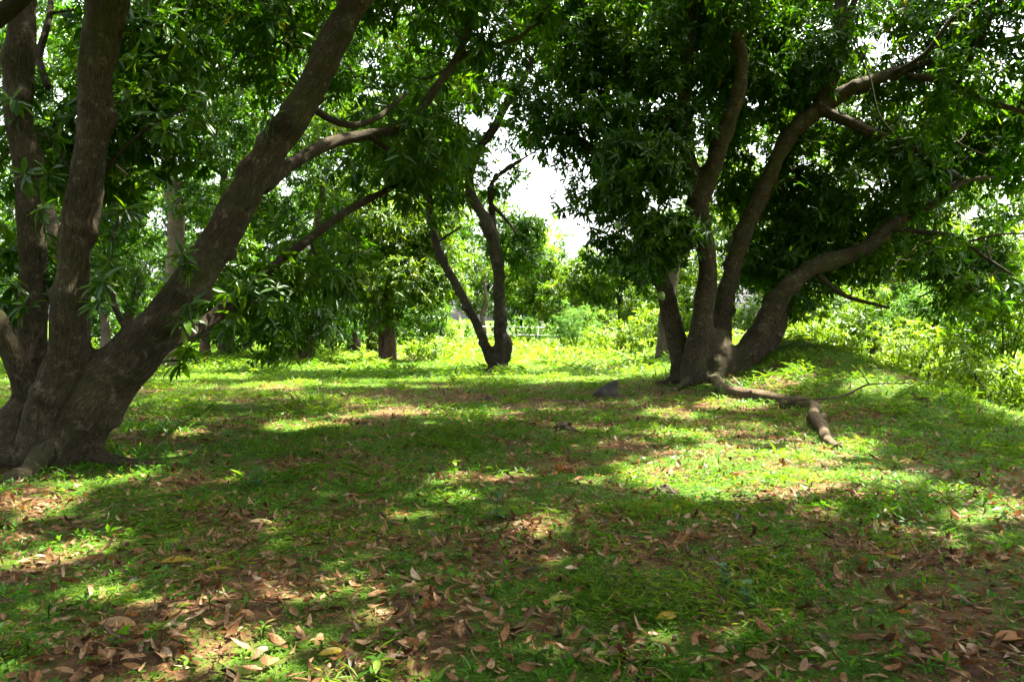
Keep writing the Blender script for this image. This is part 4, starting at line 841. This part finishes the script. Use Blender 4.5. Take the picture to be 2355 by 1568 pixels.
tag(link('grass', np_mesh('grass', v, f, {'tint': t}), M['grass']), 'short green grass and creeping herbs over the orchard floor', 'grass', kind='stuff')
# sunlit weeds at the back and along the bund
x, y = scatter(24, 46, 9, .70, .4)
wgt = np.exp(-((x - 3.5) / 6) ** 2) * sstep(25.5, 28, y) + .22 * sstep(33, 38, y) + .9 * sstep(7.5, 9, x) * sstep(10, 40, y); wgt = wgt * (fbm(x * .5, y * .5, 81, 3) > .45)
ok = rng.random(len(x)) < wgt; x, y = x[ok], y[ok]
x2, y2 = scatter(12, 26, 14, .70, .4); ok = (x2 > 5.2) & (rng.random(len(x2)) < .45 * (fbm(x2 * .8, y2 * .8, 83, 2) > .48)) & (np.abs(x2 - 9.2) > .8); x = np.concatenate([x, x2[ok]]); y = np.concatenate([y, y2[ok]])
n = len(x); hgt = np.where(y > 24, rng.uniform(.05, .55, n), rng.uniform(.03, .22, n))
C = np.stack([x, y, height(x, y) + hgt], 1); A = np.stack([rng.normal(0, .35, n), rng.normal(0, .35, n), np.ones(n)], 1)
near = y < 24
pr = [whorl_leaves(C[~near], A[~near], 9, .2, 0, .2, .34), whorl_leaves(C[near], A[near], 8, .10, 0, .2, .34)]
v, f, t = join_geo(pr)
tag(link('undergrowth', np_mesh('undergrowth', v, f, {'tint': t}), M['shrub']), 'sunlit knee-high weeds at the back and along the bund', 'weeds', kind='stuff')
# small broad-leaved herbs mixed into the turf
x, y = scatter(2.6, 14, 30, .70, .4); ok = rng.random(len(x)) < sstep(.35, .62, fbm(x * 1.5, y * 1.5, 99, 3)); x, y = x[ok], y[ok]; n = len(x)
v, f, t = whorl_leaves(np.stack([x, y, height(x, y) + rng.uniform(.015, .07, n)], 1), np.stack([rng.normal(0, .3, n), rng.normal(0, .3, n), np.ones(n)], 1), 6, .062, 0, .1, .42)
tag(link('ground_herbs', np_mesh('ground_herbs', v, f, {'tint': t}), M['weed']), 'low broad-leaved herbs dotted through the turf', 'herbs', kind='stuff')
# weed seedlings in the foreground
def weed(X, Y, label, group, n=6, L=.09, h=.08, mat='weed', wr=.42, name='weed_seedling', tiers=2):
    g = ground_at(X, Y); root = empty(name, g); tag(root, label, 'weed', group)
    lean = rng.normal(0, .12, 2)
    v, f, b = tube(spline([(0, 0, -.02, .004), (lean[0] * h * .5, lean[1] * h * .5, h * .5, .0035), (lean[0] * h, lean[1] * h, h, .0025)], .02), 5); link('stem', py_mesh('stem', v, f), M[mat], root)
    for q in range(n):
        tq = 1 - (q // max(1, n // tiers)) * .35; tq = max(tq, .2); a = q * 2.399 + rng.random() * .4; el = rng.uniform(.0, .7)
        Lq = L * rng.uniform(.75, 1.15)
        v, f, t = leaf_geo(np.array([[lean[0] * h * tq, lean[1] * h * tq, h * tq]]), np.array([[math.cos(a) * math.cos(el), math.sin(a) * math.cos(el), math.sin(el)]]), np.array([[-math.cos(a) * math.sin(el), -math.sin(a) * math.sin(el), math.cos(el) + .01]]), np.array([Lq]), np.array([Lq * wr]), 3, np.array([rng.uniform(.3, 1.0)]), np.array([.25]))
        link('leaf', np_mesh('leaf', v, f, {'tint': t}, smooth=True), M[mat], root)
lab = 'small broad-leaved green weed sprouting through the foreground litter'; grp = 'weed seedlings in the foreground'
for X, Y in ((738, 1492), (350, 1452), (600, 1468), (905, 1470), (1240, 1528), (1155, 1520), (1705, 1500), (562, 1400), (1010, 1430), (480, 1395), (1480, 1420), (1610, 1540), (1860, 1470), (2010, 1440), (2160, 1400), (830, 1330), (690, 1330), (1130, 1370), (1400, 1330), (250, 1500), (120, 1420), (980, 1345), (1560, 1300), (2240, 1500), (1980, 1540), (60, 1500), (430, 1540), (1330, 1450), (1760, 1310), (1900, 1380)):
    gq = ground_at(X, Y); weed(X + rng.uniform(-8, 8), Y + rng.uniform(-5, 5), 'small broad-leaved green weed sprouting ' + zone(gq), grp, n=int(rng.integers(5, 9)), L=rng.uniform(.045, .075), h=rng.uniform(.04, .08), mat='grass', wr=.36)
weed(868, 1560, 'largest broad-leaved weed at the bottom edge left of centre', None, 8, .10, .09, 'grass', .38)
weed(1045, 1098, 'pale lit sprig standing in a sun spot at the centre', None, 8, .08, .16, 'shrub', .5)
weed(590, 1120, 'broad bluish-green weed clump in the shade right of the left tree', None, 14, .13, .16, 'bluish', .5, tiers=3)
weed(1140, 1195, 'dark upright leafy weed beside the central sun spot', None, 14, .09, .22, 'bluish', .4, tiers=4)
for q, (X, Y) in enumerate(((1672, 1352), (1720, 1395))):
    weed(X, Y, ('upper tuft of the bluish round-leaved weed at the lower right', 'lower tuft of the bluish round-leaved weed at the lower right')[q], None, 16, .055, .12, 'bluish', .65, tiers=4)
def tuft(name, label, cat, X, Y, n, L, W, mat, lo=.3, hi=1.3, spread=.1, group=None, kind=None):
    g = ground_at(X, Y); a = rng.random(n) * 6.283; el = rng.uniform(lo, hi, n)
    P = np.stack([rng.normal(0, spread, n), rng.normal(0, spread, n), np.zeros(n)], 1)
    D = np.stack([np.cos(a) * np.cos(el), np.sin(a) * np.cos(el), np.sin(el)], 1); U = np.stack([-np.cos(a) * np.sin(el), -np.sin(a) * np.sin(el), np.cos(el)], 1)
    v, f, t = leaf_geo(P, D, U, rng.uniform(.5, 1.1, n) * L, rng.uniform(.7, 1.2, n) * W, 3, rng.uniform(.4, 2.0, n), np.full(n, .3))
    o = link(name, np_mesh(name, v, f, {'tint': t}, smooth=True), M[mat]); o.location = Vector(g); tag(o, label, cat, group, 'stuff' if n > 100 else None)
tuft('dry_grass_tuft', 'rusty orange tuft of dead grass left of the sunny patch', 'grass tuft', 1308, 1082, 46, .22, .022, 'orange', .2, 1.1, .05)
tuft('dry_grass_tuft', 'pale straw tuft on the lawn left of the many-stemmed tree', 'grass tuft', 1385, 850, 40, .65, .03, 'straw', .3, 1.3, .25)
tuft('dry_grass_tuft', 'straw-coloured dead grass at the foot of the forked brown trunk', 'grass tuft', 945, 828, 70, .6, .035, 'straw', .1, 1.1, .6)
tuft('dry_grass_tuft', 'dead grass hugging the left foot of the forked brown trunk', 'grass tuft', 880, 832, 40, .5, .035, 'straw', .5, 1.4, .2)
tuft('fern_clump', 'bright green ferny clump in the grass left of the central sun spot', 'fern', 915, 1118, 60, .16, .016, 'weed', .1, 1.2, .09)
tuft('grass_clump', 'lush dark green weeds at the foot of the left tree', 'grass clump', 190, 1062, 220, .20, .03, 'weed', .2, 1.3, .32)
tuft('grass_clump', 'taller green weeds at the right foot of the leaning tree', 'grass clump', 330, 990, 160, .28, .03, 'weed', .3, 1.3, .35)
tuft('grass_clump', 'green weeds round the base of the many-stemmed tree', 'grass clump', 1545, 872, 200, .32, .03, 'grass', .3, 1.3, .4)
tuft('grass_clump', 'small weeds between the stems and the fallen branch', 'grass clump', 1700, 893, 160, .30, .03, 'weed', .3, 1.3, .35)
# dead twigs on the lawn and the bund
def dead_twig(label, rows, forks, X, Y):
    g = ground_at(X, Y); root = empty('dead_twig', g); tag(root, label, 'twig')
    v, f, b = tube(spline(rows, .05), 6); link('limb', py_mesh('limb', v, f, b), M['twig'], root)
    for r_ in forks: v, f, b = tube(spline(r_, .05), 5); link('fork', py_mesh('fork', v, f, b), M['twig'], root)
dead_twig('bare dark forked twig lying on the slope of the bund', [(-1.0, 0, .05, .012), (-.3, 0, .10, .016), (.2, .1, .28, .014), (.9, .1, .30, .008)], [[(.2, .1, .28, .012), (.0, .1, .55, .008), (-.3, .2, .75, .004)], [(-.3, 0, .1, .01), (-.6, -.2, .02, .006)]], 1975, 925)
dead_twig('tangle of thin dead twigs on the lawn behind the stone', [(-1.2, 0, .25, .010), (-.5, 0, .32, .014), (.1, 0, .12, .014), (.8, .1, .05, .010)], [[(-.5, 0, .3, .01), (-.9, .1, .05, .006)], [(.1, 0, .12, .012), (.5, -.1, .42, .006)], [(-.1, 0, .2, .012), (.3, .1, .5, .006)], [(.3, .1, .1, .01), (.9, -.2, .3, .005)], [(-.9, 0, .28, .008), (-.2, -.2, .05, .005)]], 1320, 855)
dead_twig('short stick lying on the grass left of the rotten chunk', [(-.28, .1, .02, .006), (0, 0, .06, .008), (.3, -.05, .10, .005)], [[(0, 0, .06, .005), (.05, .1, .2, .003)]], 1215, 975)
nt = 0
seen = set()
for o in scene.objects:
    if o.type == 'MESH' and o.data.name not in seen:
        seen.add(o.data.name); nt += len(o.data.loops) - 2 * len(o.data.polygons)
print('STATS leaves', COUNT['leaf'], 'tris', nt, 'objects', len(scene.objects), 'time', round(time.time() - T0, 1))
